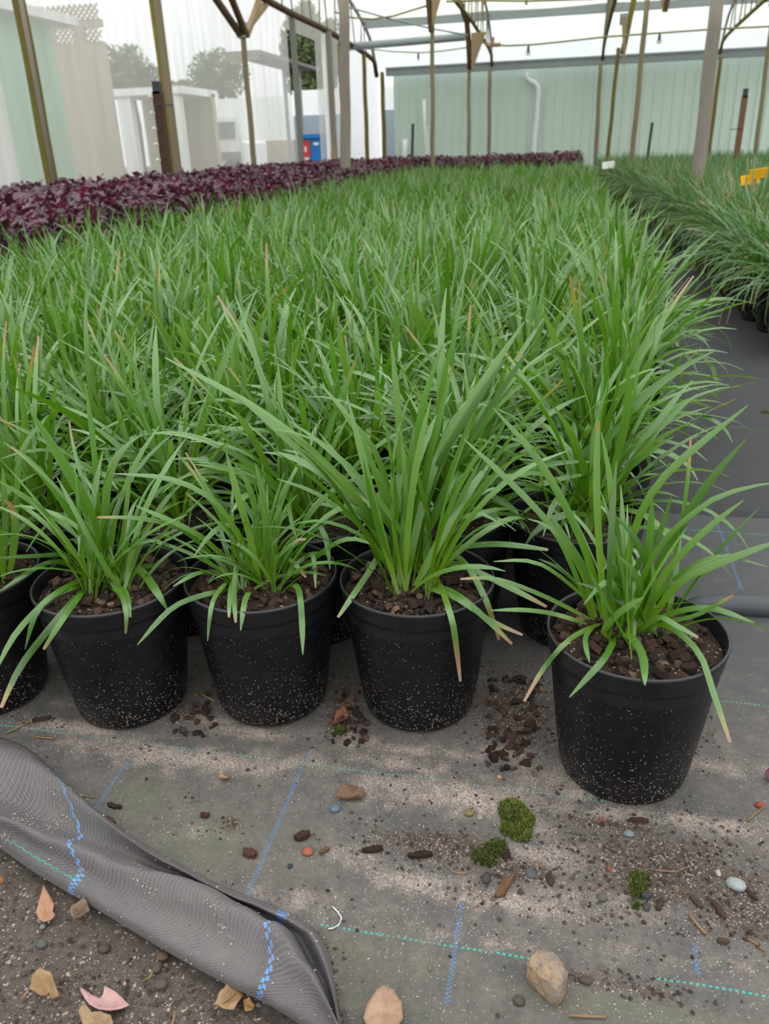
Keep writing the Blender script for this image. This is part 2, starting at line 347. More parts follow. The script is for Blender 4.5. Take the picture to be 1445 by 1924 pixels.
def dirt_at(x, y):
    o = [0.0, 0.0, 0.0]
    for ch, bx_, by_, rx, ry, s in BLOBS:
        q = ((x-bx_)/rx)**2+((y-by_)/ry)**2
        if q < 4: o[ch] = max(o[ch], s*math.exp(-q*.9))
    if y > .80 and x < .22: o[1] = max(o[1], .45*min(1, (y-.8)/.06))
    return o
def mat_z(x, y):
    """height of the front mat, with its creases and the soil heaped on it"""
    z = .0022+.0035*(fbm(x, y, 5, 2)+.4)*.5 + .0012*fbm(x, y*2.4, 16, 2, 3.1)
    z += .004*math.exp(-((y-.571-.05*(x-.1))/.006)**2)*float(smooth(.0, .12, x))                    # crease at the lower right
    z += .004*math.exp(-((y-.695+.05*math.sin(x*9))/.012)**2)*float(smooth(-.2, -.05, x))*float(1-smooth(.05, .2, x))
    if y > 1.09 and x > .1: z += .004*math.exp(-((y-1.195-.03*(x-.3))/.03)**2)*float(smooth(.15, .22, x))   # rolled ridge across the aisle
    d = dirt_at(x, y); z += .005*d[1]*(.7+fbm(x, y, 60, 2)*.8)+.0018*d[0]
    return z
def build_ground():
    xs = np.concatenate([np.linspace(-60, -1.3, 8)[:-1], np.linspace(-1.3, .05, 150), np.linspace(.05, 60, 8)[1:]])
    ys = np.concatenate([np.linspace(-3, .25, 4)[:-1], np.linspace(.25, .66, 70), np.linspace(.66, 70, 8)[1:]])
    v = []; f = []; ny = len(ys)
    for x in xs:
        for y in ys:
            z = -.007
            if -1.25 < x < .0 and .26 < y < .65: z += .0035*fbm(x, y, 9, 3)+.0028*fbm(x, y, 45, 3, 2)-.001
            v.append((x, y, z))
    for i in range(len(xs)-1):
        for j in range(ny-1): f.append((i*ny+j, (i+1)*ny+j, (i+1)*ny+j+1, i*ny+j+1))
    tag(MB().add(v, f).build('ground', M['dirt'], None, True), 'bare dark dirt ground showing in front of the folded mat', kind='structure')
build_ground()
def build_front_mat():
    xs = np.concatenate([np.linspace(-1.5, -.75, 12)[:-1], np.linspace(-.75, .62, 210), np.linspace(.62, 1.5, 14)[1:]])
    t = np.concatenate([np.linspace(0, .42, 130)[:-1], np.linspace(.42, 1, 60)]); v = []; f = []; c = []; n = len(t)
    for x in xs:
        y0 = front_edge(x)
        for s in t:
            y = y0+(1.60-y0)*s; v.append((x, y, mat_z(x, y))); c.append((*dirt_at(x, y), 1))
    for i in range(len(xs)-1):
        for j in range(n-1): f.append((i*n+j, (i+1)*n+j, (i+1)*n+j+1, i*n+j+1))
    m = thing('weed_mat', 'dusty woven grey weed mat with coloured marker threads under the front row of pots', 'ground cloth')
    MB().add(v, f).build('mat_sheet', M['mat_front'], m, True, c)
    # folded-back corner
    R = FOLD['r']; Z = FOLD['z']; nu, nv = 90, 42
    ctrl = np.array([[atz(px, py, z) for px, py in row] for row, z in zip(R, Z)])       # 7 x 7 x 3
    def cat(a, u):
        k = len(a)-1; i = min(int(u*k), k-1); s = u*k-i
        p0, p1, p2, p3 = a[max(i-1, 0)], a[i], a[i+1], a[min(i+2, k)]
        return .5*((2*p1)+(-p0+p2)*s+(2*p0-5*p1+4*p2-p3)*s*s+(-p0+3*p1-3*p2+p3)*s**3)
    v = []; f = []; c = []
    for j in range(nv):
        row = [cat(ctrl[:, k], j/(nv-1)) for k in range(7)]
        for i in range(nu):
            p = cat(np.array(row), i/(nu-1)).copy(); uu = i/(nu-1); vv = j/(nv-1)
            wr_ = math.sin(math.pi*vv)
            p[2] = max(p[2], .003)+wr_*(.006*fbm(p[0], p[1], 14, 3, 7)+.004*fbm(p[0]*.5+p[1], p[1]*3, 22, 2, 5))+.0035
            p[2] += .007*math.exp(-((uu-.8-.12*(vv-.5))/.018)**2)*wr_-.006*math.exp(-((uu-.86-.1*(vv-.5))/.02)**2)*wr_
            v.append(p); c.append((uu, vv, 0, 1))
    for j in range(nv-1):
        for i in range(nu-1): f.append((j*nu+i, j*nu+i+1, (j+1)*nu+i+1, (j+1)*nu+i))
    o = MB().add(v, f).build('folded_corner', M['mat_fold'], m, True, c); tag(o, 'wrinkled grey underside of the mat folded back over itself')
    rg = random.Random(8); gb = MB(); gc = []
    spots_ = [(rg.random(), rg.uniform(.1, .75)) for _ in range(9)]
    for k in range(900):
        if k % 3: cu, cv = rg.choice(spots_); uu, vv = cu+rg.gauss(0, .012), cv+rg.gauss(0, .035)
        else: uu, vv = rg.random(), rg.random()
        if not (0 < uu < 1 and 0 < vv < 1): continue
        p = v[min(nv-1, int(vv*nv))*nu+min(nu-1, int(uu*nu))]; q_ = rg.uniform(.0004, .0012); p = (p[0]+rg.uniform(-.002, .002), p[1]+rg.uniform(-.002, .002), p[2]+q_*.5)
        gb.add([(p[0]+q_, p[1], p[2]), (p[0], p[1]+q_, p[2]), (p[0]-q_, p[1], p[2]), (p[0], p[1]-q_, p[2]), (p[0], p[1], p[2]+q_*.8), (p[0], p[1], p[2]-q_)], [(i, (i+1) % 4, 4) for i in range(4)]+[((i+1) % 4, i, 5) for i in range(4)]); gc += [(rg.random()*.8, 0, 0, 1)]*6
    tag(gb.build('clinging_grit', M['grit'], o, False, gc), kind='stuff')
    so = o.modifiers.new('thick', 'SOLIDIFY'); so.thickness = .0012; so.offset = -1
    tag(MB().tube([(.19, 1.185, .002), (.24, 1.19, .012), (.30, 1.195, .014), (.36, 1.197, .013), (.5, 1.20, .014), (.8, 1.21, .014), (1.3, 1.21, .013)], [.008, .017, .019, .019, .019, .019, .019], 16).build('rolled_ridge', plain('smooth_dark_sheet', (.040, .043, .050), .5, .1, 20, .4, .05), m, True), 'smooth dark grey roll of sheet lying across the aisle')
    # frayed threads at the cut end of the fold
    rng = random.Random(3); b = MB()
    for k in range(70):
        t_ = rng.random(); p = np.array(atz(592+48*t_**1.6+rng.uniform(-5, 3), 1752+180*t_, .004)); p[2] = mat_z(p[0], p[1])+.004
        q = p+np.array([rng.uniform(.003, .012), rng.uniform(-.004, .006), rng.uniform(-.003, .004)])
        b.tube([p-np.array([.006, 0, -.001]), p, q], .0004, 3)
    tag(b.build('frayed_edge', M['mat_fold'], m), kind='stuff')
build_front_mat()
def build_aisle_mat():
    b = MB(); xs = np.concatenate([np.linspace(-4, .1, 6)[:-1], np.linspace(.1, .9, 40), np.linspace(.9, 6, 6)[1:]])
    ys = np.concatenate([np.linspace(1.57, 3.2, 110), np.linspace(3.2, 17.6, 30)[1:]]); v = []; f = []; n = len(ys)
    for x in xs:
        for y in ys:
            z = .0075+.0016*fbm(x, y, 4, 2)+.004*math.exp(-((y-2.17)/.012)**2)+.004*math.exp(-((y-2.76-.2*(x-.5))/.012)**2)+.005*math.exp(-((y-1.83+.1*x)/.018)**2)
            if y < 1.5701: z = .001
            elif y < 1.61: z += .006*(1-(y-1.57)/.04)
            v.append((x, y, z))
    for i in range(len(xs)-1):
        for j in range(n-1): f.append((i*n+j, (i+1)*n+j, (i+1)*n+j+1, i*n+j+1))
    tag(b.add(v, f).build('weed_mat', M['mat_aisle'], None, True), 'darker smooth weed mat running down the aisle between the two beds', 'ground cloth')
build_aisle_mat()

# ------------------------------------------------------------------ setting: shed wall, gutters, roof film, left wall film
SHED_Y, GUT_Z, WX = 18.6, 2.13, -4.06
GUT_Y, PUR_Y, ROOF_END = 18.25, 17.3, 4.2
def arch(Y):
    """height of the roof film above the floor at depth Y"""
    return float(np.interp(Y, [4.2, 6, 8.5, 11, 13.5, 15, 16, 16.8, 17.3, 17.8, 18.1, 18.25], [2.5, 3.15, 3.6, 3.75, 3.62, 3.42, 3.22, 3.04, 2.92, 2.72, 2.46, 2.19]))
wb = struct('wall_back', 'pale green ribbed sheet metal shed wall closing the far end')
for k in range(11):
    x0 = -3.72+k*.76; b = MB(); prof = []
    for r in range(4):
        c = x0+.095+r*.19
        prof += [(c-.095, 0), (c-.028, 0), (c-.014, -.03), (c+.014, -.03), (c+.028, 0)]
    prof.append((x0+.768, 0)); v = []; f = []
    for x, y in prof: v += [(x, SHED_Y+y-.004*(k % 2), 0.12), (x, SHED_Y+y-.004*(k % 2), 2.2)]
    for i in range(len(prof)-1): f.append((2*i, 2*i+2, 2*i+3, 2*i+1))
    b.add(v, f).build('cladding_panel', M['shed'], wb)
MB().box((.45, SHED_Y+.04, .06), (8.4, .12, .36)).build('footing', M['beige'], wb)
g1 = struct('trim_1', 'grey gutter along the top of the green shed wall')
MB().box((.45, GUT_Y+.06, GUT_Z-.02), (8.5, .16, .13)).build('gutter_channel', M['gutter'], g1)
MB().box((.45, GUT_Y-.03, GUT_Z+.05), (8.5, .03, .03)).build('gutter_lip', M['galv'], g1)
g2 = struct('trim_2', 'grey blue roof beam crossing the whole roof film above the shed')
MB().box((.45, PUR_Y, 2.86), (8.9, .10, .15)).build('beam', M['galv'], g2)
ce = struct('ceiling', 'white translucent plastic film stretched over the roof hoops')
for (a, b_), mt in (((PUR_Y, GUT_Y), 'film_roof'), ((ROOF_END, PUR_Y), 'film_near')):
    for x0, x1 in ((WX, -1.6), (-1.6, .45), (.45, 2.75), (2.75, 5.0)):
        v = []; f = []; n = 28
        for i in range(n+1):
            Y = a+(b_-a)*i/n; z = arch(Y)
            for k in range(5):
                X = x0+(x1-x0)*k/4; v.append((X, Y, z-.03*math.sin(math.pi*k/4)))
        for i in range(n):
            for k in range(4): f.append((i*5+k, i*5+k+1, i*5+k+6, i*5+k+5))
        MB().add(v, f).build('film_panel', M[mt], ce, True)
wl_ = struct('wall_left', 'dirty translucent plastic film wall along the left side')
WALLP = [2.2, 4.15, 6.2, 8.4, 10.75, 12.85]
def wall_panel(a, b_):
    v = []; f = []; n = 14; m = 10
    for i in range(n+1):
        Y = a+(b_-a)*i/n; top = arch(Y) if Y > ROOF_END else 2.5
        for j in range(m+1):
            z = top*j/m; v.append((WX-.05+.012*math.sin(math.pi*i/n)*math.sin(j*1.3+a), Y, z))
    for i in range(n):
        for j in range(m): f.append((i*(m+1)+j, (i+1)*(m+1)+j, (i+1)*(m+1)+j+1, i*(m+1)+j+1))
    MB().add(v, f).build('film_panel', M['film_wall'], wl_, True)
for a, b_ in zip(WALLP[:-1], WALLP[1:]): wall_panel(a, b_)
wall_panel(14.25, 17.1); wall_panel(17.1, 18.9)
dv = []; df_ = []
for i in range(9):     # film above the doorway
    Y = 12.85+1.4*i/8
    for z in (2.30, arch(Y)): dv.append((WX-.05, Y, z))
for i in range(8): df_.append((2*i, 2*i+2, 2*i+3, 2*i+1))
MB().add(dv, df_).build('film_panel', M['film_wall'], wl_)

# ------------------------------------------------------------------ posts, braces, trusses
def polyline_z(px0, px1, Y=None, X=None):
    return (aty(*px0, Y), aty(*px1, Y)) if Y else (atx(*px0, X), atx(*px1, X))
def post(name, label, mt, x, y, z1, r, lean=(0, 0), square=False, group=None):
    t = thing(name, label, 'post', (x, y, 0), 0, group)
    b = MB()
    if square: b.box((0, 0, z1/2), (2*r, 2*r, z1))
    else:
        n = 9; b.tube([(lean[0]*i/n+.004*math.sin(i*1.7), lean[1]*i/n, z1*i/n) for i in range(n+1)], [r*(1.04-.08*i/n) for i in range(n+1)], 12)
    b.build('shaft', mt, t, not square); return t
pA = post('wall_post', 'grey brown mossy pole nearest the left edge, against the film wall', M['olive'], -4.0, 6.2, 2.65, .048)
MB().tube([(.035, -.03, .3), (.035, -.03, 2.5)], .018, 8).build('batten', M['post_grey'], pA, True)
pB = post('wall_post', 'bright yellow mossy post beside the short dark brown picket', M['moss_wood'], -4.0, 8.42, 2.9, .045)
MB().box((.05, -.03, 1.45), (.06, .05, 2.9)).build('batten', M['post_tan'], pB)
pC = post('wall_post', 'wall post topped by dark and tan V-shaped braces under the roof', M['post_tan'], -4.0, 10.75, 2.12, .035)
for nm, mt, e in (('brace', 'dark_wood', (405, -8)), ('brace', 'dark_wood', (425, -8)), ('brace', 'plank', (505, 4)), ('brace', 'plank', (480, 2))):
    q = np.array(atx(*e, -4.0))-np.array([-4.0, 10.75, 0])
    if q[1] < 0: q[1] *= 1.0
    off = .05 if e[0] in (425, 480) else -.02
    MB().bar((off, 0, 2.0), (off+.0, q[1], q[2]), .06, .06, (1, 0, 0)).build(nm, M[mt], pC)
MB().box((0, 0, 2.06), (.12, .1, .16)).build('bracket', M['galv'], pC)
pD = post('door_post', 'grey metal post on the near side of the open doorway', plain('grey_steel_post', '#77776f', .6, .15, 8), -4.02, 12.85, 2.45, .035, square=True)
pE = post('door_post', 'weathered wooden post on the far side of the open doorway', M['post_grey'], -3.98, 14.55, 2.45, .06, square=True)
MB().box((-.02, -.17, 1.2), (.05, .10, 2.4)).build('white_frame', M['white'], pE)
MB().box((.03, -.08, .55), (.10, .16, .30)).build('block', M['plank'], pE)
post('wall_post', 'thin olive post just behind the doorway', M['olive'], -3.9, 14.95, 2.35, .025)
post('wall_post', 'olive green post standing against the film beyond the doorway', M['olive'], -3.98, 17.1, 2.35, .04)
post('wall_post', 'dark corner post where the film wall meets the green shed', M['olive'], -3.9, 18.35, 2.13, .045)
def pole(name, label, mt, pb, pt, Y, r, ztop=None):
    a = aty(*pb, Y); c = aty(*pt, Y); zz = ztop or c[2]; k = zz/(c[2]-a[2]+1e-6)
    lx = (c[0]-a[0])/(c[2]-a[2]); x0 = a[0]-lx*a[2]
    return post(name, label, mt, x0, Y, zz, r, (lx*zz, 0))
pG = pole('timber_pole', 'thick grey round timber pole rising from the left edge of the green bed', M['post_grey'], (650, 320), (646, 0), 9.3, .056)
pP = pole('timber_pole', 'thick grey round timber pole standing in the right bed', M['post_grey'], (1313, 318), (1347, 0), 7.0, .050)
for p_, zz in ((pG, 1.7), (pP, 1.62)):
    MB().tube([(.01, -.062, zz), (.01, -.02, zz)], .012, 8).build('nail', M['galv'], p_)
def gusset(p, z, w_, h, mt, off=0.0, dirn=1):
    b = MB(); v = []
    for yy in (-.02, .02): v += [(off, yy-.05, z-h), (off+dirn*w_, yy-.05, z), (off-dirn*.01, yy-.05, z)]
    b.add(v, [(0, 2, 1), (3, 4, 5), (0, 1, 4, 3), (1, 2, 5, 4), (2, 0, 3, 5)]).build('gusset', M[mt], p)
pJ = pole('roof_post', 'tan post under the middle gutter with a dark upper sleeve, left of centre', M['post_tan'], (813, 300), (812, 0), 11.1, .026)
MB().bar((0, -.03, 1.95), (-.045, -.03, 2.45), .06, .05, (1, 0, 0)).build('sleeve', M['dark_wood'], pJ); gusset(pJ, 2.45, .16, .45, 'plank', .02)
pO = pole('roof_post', 'brown post with a wooden gusset on top, left of the thick right-hand pole', M['post_tan'], (1187, 305), (1216, 0), 11.1, .032)
MB().bar((.22, -.04, 2.0), (.29, -.04, 2.5), .06, .05, (1, 0, 0)).build('sleeve', M['dark_wood'], pO); gusset(pO, 2.4, -.12, .4, 'plank', .20)
pK = pole('roof_post', 'slim post with a dark bent upper half, right of the dark-sleeved post', M['post_tan'], (881, 300), (881, 115), 14.6, .030)
MB().tube([(0, 0, 1.8), (-.02, 0, 2.1), (-.05, -.05, 2.45), (-.16, -.2, 2.75), (-.28, -.3, 2.95)], .045, 8).build('bent_arm', M['dark_wood'], pK, True)
gusset(pK, 2.3, .22, .55, 'plank', .03)
pN = pole('roof_post', 'leaning mossy post with plank gusset beside the white bed sign', M['olive'], (1141, 303), (1162, 90), 14.6, .030)
MB().tube([(.12, 0, 1.9), (.18, 0, 2.3), (.25, 0, 2.8), (.27, 0, 3.0)], .042, 8).build('bent_arm', M['moss_wood'], pN, True)
gusset(pN, 2.38, -.10, .7, 'plank', .16)
MB().box((.10, 0, 2.36), (.12, .1, .14)).build('bracket', M['galv'], pN)
pL = pole('gutter_post', 'thin post against the green shed, left of the white downpipe', M['post_tan'], (919, 300), (920, 140), 18.1, .036, 2.05)
pM = pole('gutter_post', 'thin post against the green shed, behind the white bed sign', M['post_tan'], (1119, 303), (1128, 130), 18.1, .042, 2.05)
pQ = pole('gutter_post', 'thin post against the green shed carrying the lattice truss on the right', M['olive'], (1331, 300), (1353, 120), 18.1, .034, 2.05)
pS = pole('roof_post', 'tan post with plank brace cut by the right edge of the frame', M['post_tan'], (1418, 300), (1443, 100), 14.6, .034, 2.35)
MB().bar((.15, 0, 1.9), (-.08, 0, 2.45), .09, .03, (1, 0, 0)).build('brace', M['plank'], pS)
MB().bar((.20, 0, 2.1), (.34, 0, 2.5), .09, .03, (1, 0, 0)).build('brace', M['plank'], pS)
MB().box((-.06, 0, 2.36), (.02, .06, .04)).build('bolt_plate', M['galv'], pS)
CH = [(18.3, 2.05), (18.1, 2.30), (17.6, 2.36), (16.7, 2.40), (14.7, 2.47), (12.8, 2.48), (11.9, 2.5), (10.75, 2.56)]
def truss(x, label, mt, r=.03, zk=0.0):
    t = thing('roof_truss', label, 'truss', (x, 14.7, 2.3))
    L = lambda Y, z: (0, Y-14.7, z-2.3+zk)
    MB().tube([L(*p) for p in CH], r, 8).build('lower_chord', M[mt], t, True)
    ys = np.linspace(18.24, 10.75, 31); MB().tube([L(y, arch(y)-.06) for y in ys], r*.8, 8).build('arch_tube', M['galv'], t, True)
    cy = [c[0] for c in CH][::-1]; cz = [c[1] for c in CH][::-1]
    k = 0
    for y in np.arange(17.9, 11.6, -.46):
        y2 = y-(.23 if k % 2 else -.12)
        MB().tube([L(y, float(np.interp(y, cy, cz))), L(y2, arch(y2)-.06)], .012, 6).build('web_bar', M['post_tan'], t); k += 1
    return t
truss(-4.0, 'dark roof truss above the open doorway in the left wall', 'dark_wood', .045)
truss(pL.location.x, 'mossy roof truss over the centre, rising from the post left of the downpipe', 'olive')
truss(pM.location.x, 'mossy roof truss rising from the post behind the white bed sign', 'olive')
truss(pQ.location.x, 'tan lattice roof truss at the upper right corner', 'moss_wood')
def span_bar(name, label, cat, mt, pts, Y, r):
    b = MB(); b.tube([aty(x, y, yy) for (x, y), yy in zip(pts, Y)], r, 8); o = b.build(name, mt, None, True)
    return tag(o, label, cat)
span_bar('purlin', 'short grey blue purlin left of the bent-armed post under the far roof film', 'beam', M['galv'], [(640, 89), (760, 79), (874, 69)], [16.3, 16.3, 16.3], .065)
span_bar('brace_rod', 'thin diagonal grey rod under the roof film, left of centre', 'rod', M['galv'], [(652, 13), (736, 36), (812, 54), (878, 66)], [12.5, 13.2, 13.8, 14.3], .012)
span_bar('cable', 'thin drooping cable below the roof, left of the dark-sleeved post', 'cable', M['cable'], [(628, 22), (660, 33), (700, 36), (740, 30), (775, 19), (812, 8)], [11.08]*6, .011)
ip = thing('irrigation_pipe', 'thin khaki irrigation pipe with hanging sprinklers below the far roof film', 'pipe', tuple(aty(904, 88, 13.6)))
o0 = np.array(ip.location)
pts = [(905, 80), (925, 83), (950, 86), (1000, 84), (1060, 78), (1140, 69), (1240, 62), (1340, 55), (1460, 49)]
MB().tube([aty(x, y, 13.6)-o0 for x, y in pts], .013, 8).build('pipe_run', M['cable'], ip, True)
for x, y in ((993, 85), (1240, 62)):
    p = aty(x, y, 13.6)-o0
    MB().tube([p, p-np.array([0, 0, .05]), p-np.array([0, 0, .11])], [.012, .022, .008], 8).tube([p+np.array([.028*math.cos(a), 0, -.10-.028*math.sin(a)]) for a in np.linspace(0, 2*math.pi, 11)], .006, 5).build('sprinkler_head', M['cap'], ip)
p = aty(928, 83, 13.6)-o0
MB().tube([p+np.array([-.1, 0, -.01]), p+np.array([.1, 0, -.01])], .028, 8).box((p[0]-.02, p[1], p[2]+.05), (.05, .05, .08)).build('valve', M['plank'], ip)
ip2 = thing('irrigation_pipe', 'shorter drooping irrigation pipe with one sprinkler, left of centre under the roof', 'pipe', tuple(aty(788, 99, 14.6))); o0 = np.array(ip2.location)
MB().tube([aty(x, y, 14.6)-o0 for x, y in ((690, 92), (740, 97), (790, 99), (830, 96), (880, 89))], .010, 8).build('pipe_run', M['cable'], ip2, True)
p = aty(786, 99, 14.6)-o0
MB().tube([p, p-np.array([0, 0, .05]), p-np.array([0, 0, .11])], [.010, .02, .008], 8).build('sprinkler_head', M['cap'], ip2)
ip3 = thing('irrigation_pipe', 'straight pipe along the very top of the picture above the gutter beam', 'pipe', tuple(aty(1000, 2, 10.4))); o0 = np.array(ip3.location)
MB().tube([aty(x, y, 10.4)-o0 for x, y in ((838, 3), (900, 1), (990, 2), (1120, -2))], .011, 8).build('pipe_run', M['cable'], ip3, True)
for x in (908, 989): MB().box(aty(x, 4, 10.4)-o0, (.03, .03, .05)).build('clip', M['plank'], ip3)
# pickets and pipes standing in the beds
def picket(label, pb, pt, Y, r, mt, pins=0, cap=True):
    a = aty(*pb, Y); c = aty(*pt, Y); lx = (c[0]-a[0])/(c[2]-a[2]); t = thing('picket', label, 'stake', (a[0]-lx*a[2], Y, 0))
    z = c[2]; MB().bar((0, 0, 0), (lx*z, 0, z), 2*r, 1.6*r, (1, 0, 0)).build('shaft', mt, t)
    if cap: MB().box((lx*z, 0, z+.03), (r*1.6, r*1.6, .10)).build('cap', M['cap'], t)
    for k in range(pins):
        zz = z-.05-k*.13; MB().tube([(lx*zz-r, -r, zz), (lx*zz-r*1.3, -r*1.8, zz+.015)], .012, 6).build('insulator', M['white'], t)
    return t
pk = picket('dark brown picket with white insulators leaning beside the yellow mossy post', (313, 312), (296, 172), 7.6, .040, M['picket'], 5)
MB().tube([(-.0, -.05, 1.12), (.17, -.05, 1.11)], .005, 5).build('wire', M['cap'], pk)
picket('short dark picket left of the tan dark-sleeved post, before the shed', (774, 303), (776, 232), 15.0, .022, M['cap'], 0, False)
picket('thin grey picket between the brown post and the thick pole on the right', (1216, 300), (1226, 230), 13.0, .018, M['cap'], 0, False)
pr_ = picket('rusty brown picket with a grey cap at the right, before the shed', (1383, 298), (1400, 180), 12.0, .034, M['picket2'])
MB().tube([(.02, -.04, .78), (-.12, -.04, .78)], .005, 5).build('wire', M['cap'], pr_)
def wpipe(label, pts, Y, r):
    q = [aty(x, y, Y) for x, y in pts]; q.append(np.array([q[-1][0], Y, 0.0])); b = MB(); b.tube(q, r, 10); return tag(b.build('white_pipe', M['white_pvc'], None, True), label, 'pipe')
dp = wpipe('white downpipe with an S-bend at its top, fixed on the green shed wall', [(986, 138), (989, 147), (996, 153), (1004, 156), (1010, 162), (1012, 172), (1011, 190), (1008, 230), (1004, 270), (1001, 330)], 18.45, .05)
wpipe('stubby white upright pipe at the left corner of the shed wall', [(762, 262), (761, 285), (759, 330)], 18.4, .05)
wpipe('tall thin white pipe beside the dark-sleeved post at the shed wall', [(797, 187), (798, 230), (802, 280), (804, 330)], 18.4, .035)
wpipe('thin white pipe with a hooked top behind the dark-sleeved post', [(812, 240), (807, 240), (804, 246), (805, 270), (808, 330)], 18.35, .02)
# signs in the beds
def sign(name, label, pc, Y, w_, h, mt, rz=0, tent=False):
    p = aty(*pc, Y); t = thing(name, label, 'sign', (p[0], p[1], 0), rz)
    if tent:
        MB().bar((-w_/2, -.02, p[2]), (w_/2, -.02, p[2]+.01), h, .005, (0, -.3, 1)).build('card', M[mt], t)
        MB().bar((-w_/2-.02, .03, p[2]-.03), (w_/2-.02, .03, p[2]-.02), h, .005, (0, .3, 1)).build('card', M[mt], t)
    else: MB().bar((-w_/2, 0, p[2]), (w_/2, 0, p[2]+.012), h, .006, (0, 0.2, 1)).build('card', M[mt], t)
    MB().box((0, .012, p[2]/2-.01), (.012, .008, p[2]-.02)).build('stake', M['plank'], t)
    return t
sign('plant_sign', 'small white blank sign on a stake at the aisle corner of the right bed', (1143, 311), 11.0, .145, .080, 'white')
sign('plant_sign', 'tiny yellow card behind the small white sign', (1155, 300), 15.0, .11, .065, 'yellow')
sign('sticky_trap', 'bright yellow folded card standing in the right bed at the frame edge', (1422, 328), 4.9, .095, .05, 'yellow', math.radians(10), True)

# ------------------------------------------------------------------ outside, behind the film
tag(MB().box((-30, 16, -.05), (51.6, 60, .06)).build('ground', M['yard']), 'pale yard ground outside the film wall', kind='structure')
def wallbox(b, X, y0, y1, z0, z1, th=.2): b.box((X-th/2, (y0+y1)/2, (z0+z1)/2), (th, y1-y0, z1-z0)); return b
gs = thing('garden_shed', 'pale green shed with white roof edge seen hazily through the film at far left', 'building', (-6.2, 8.0, 0))
ROOFX = 0
y1 = atx(120, 200, -6.2)[1]; ya = atx(20, 200, -6.2)[1]; zt = atx(80, 40, -6.2)[2]
MB().box((-.9, (y1+ya)/2-8, zt/2), (1.8, y1-ya, zt)).build('green_wall', M['house_green'], gs)
MB().box((-.9, ya-.9-8, zt/2), (1.7, 1.8, zt*.98)).build('white_panel', M['white'], gs)
MB().box((-.9, (y1+ya)/2-.6-8, zt+.05), (2.1, y1-ya+2.0, .10)).build('roof', M['white'], gs)
LY = 14.5
lb = thing('lattice_building', 'beige building with lattice screens behind the pale green shed', 'building', (-10, LY, 0)); LX = -10
def zpx(x, y): return aty(x, y, LY)
yl, yr = zpx(30, 60)[0], zpx(190, 60)[0]; zz = [zpx(150, v)[2] for v in (8, 37, 52, 80)]
def fbox(x0, x1, z0, z1): return MB().box(((x0+x1)/2-LX, .06, (z0+z1)/2), (abs(x1-x0), .12, z1-z0))
fbox(yl, yr, zz[2], zz[1]).build('band', M['beige'], lb); fbox(yl, yr, 0, zz[3]).build('wall_lower', M['beige'], lb)
fbox(zpx(138, 66)[0], zpx(156, 66)[0], zz[3], zz[2]).build('mullion', M['beige'], lb); fbox(yl, zpx(99, 66)[0], zz[3], zz[2]).build('mullion', M['beige'], lb)
def lattice(y0, y1_, z0, z1):
    b = MB(); H_ = z1-z0; n = int((y1_-y0+H_)/.10)
    for k in range(n):
        for sgn in (1, -1):
            s0 = y0-H_+k*.10 if sgn > 0 else y0+k*.10
            a = [s0, z0]; c = [s0+sgn*H_, z1]
            # clip to the frame
            pts_ = []
            for t_ in (0.0, 1.0):
                pts_.append([a[0]+(c[0]-a[0])*t_, a[1]+(c[1]-a[1])*t_])
            (ya_, za_), (yb_, zb_) = pts_
            def cl(yy, zz_, oy, oz):
                if yy < y0: f_ = (y0-yy)/(oy-yy) if oy != yy else 2; return y0, zz_+(oz-zz_)*f_
                if yy > y1_: f_ = (yy-y1_)/(yy-oy) if oy != yy else 2; return y1_, zz_+(oz-zz_)*f_
                return yy, zz_
            if max(ya_, yb_) <= y0 or min(ya_, yb_) >= y1_: continue
            A = cl(ya_, za_, yb_, zb_); B = cl(yb_, zb_, ya_, za_)
            if abs(A[0]-B[0]) < .03: continue
            b.bar((A[0]-LX, .012*sgn, A[1]), (B[0]-LX, .012*sgn, B[1]), .030, .02, (1, 0, -1 if sgn > 0 else 1))
    o = b.build('lattice_screen', M['beige'], lb); tag(o, kind='stuff')
lattice(yl, yr, zz[1], zz[0]); lattice(zpx(99, 66)[0], zpx(138, 66)[0], zz[3], zz[2]); lattice(zpx(156, 66)[0], yr, zz[3], zz[2])
def tree(label, c, r, n, seed, trunk_h):
    t = thing('tree', label, 'tree', (c[0], c[1], 0)); rg = np.random.default_rng(seed)
    u_ = rg.normal(size=(n, 3)); u_ /= np.linalg.norm(u_, axis=1)[:, None]; rad = rg.random(n)**.35
    P_ = u_*rad[:, None]*np.array(r); P_ += .25*np.array(r)*np.sin(u_[:, [1, 2, 0]]*5+seed); P_[:, 2] += c[2]
    v = []; f = []; cc = []
    for i in range(n):
        a = rg.normal(size=3); a /= np.linalg.norm(a); b_ = np.cross(a, rg.normal(size=3)); b_ /= np.linalg.norm(b_)
        s = .05+.07*rg.random(); k = len(v); v += [P_[i]-a*s, P_[i]+b_*s*.5, P_[i]+a*s, P_[i]-b_*s*.5]; f.append((k, k+1, k+2, k+3)); q = rg.random(); cc += [(q, 0, 0, 1)]*4
    tag(MB().add(v, f).build('foliage', M['tree'], t, False, cc), kind='stuff')
    MB().tube([(0, 0, 0), (.1, 0, trunk_h*.5), (0, .05, trunk_h)], [.22, .17, .1], 8).build('trunk', M['trunk'], t, True)
for px, py, Y, lab, r_, n_, sd in ((240, 140, 34, 'broad hazy tree behind the film, right of the lattice building', (1.25, 1.2, .85), 5200, 1), (410, 142, 37, 'pale hazy tree behind the film, left of the carport roof', (1.2, 1.0, .85), 3600, 2),
                                (585, 105, 33, 'green tree seen clearly through the open doorway', (1.1, 1.1, 1.5), 9000, 3), (325, 172, 40, 'low hazy tree behind the film and the yellow mossy post', (1.1, .8, .5), 2400, 4)):
    p = aty(px, py, Y); tree(lab, p, r_, n_, sd, p[2])
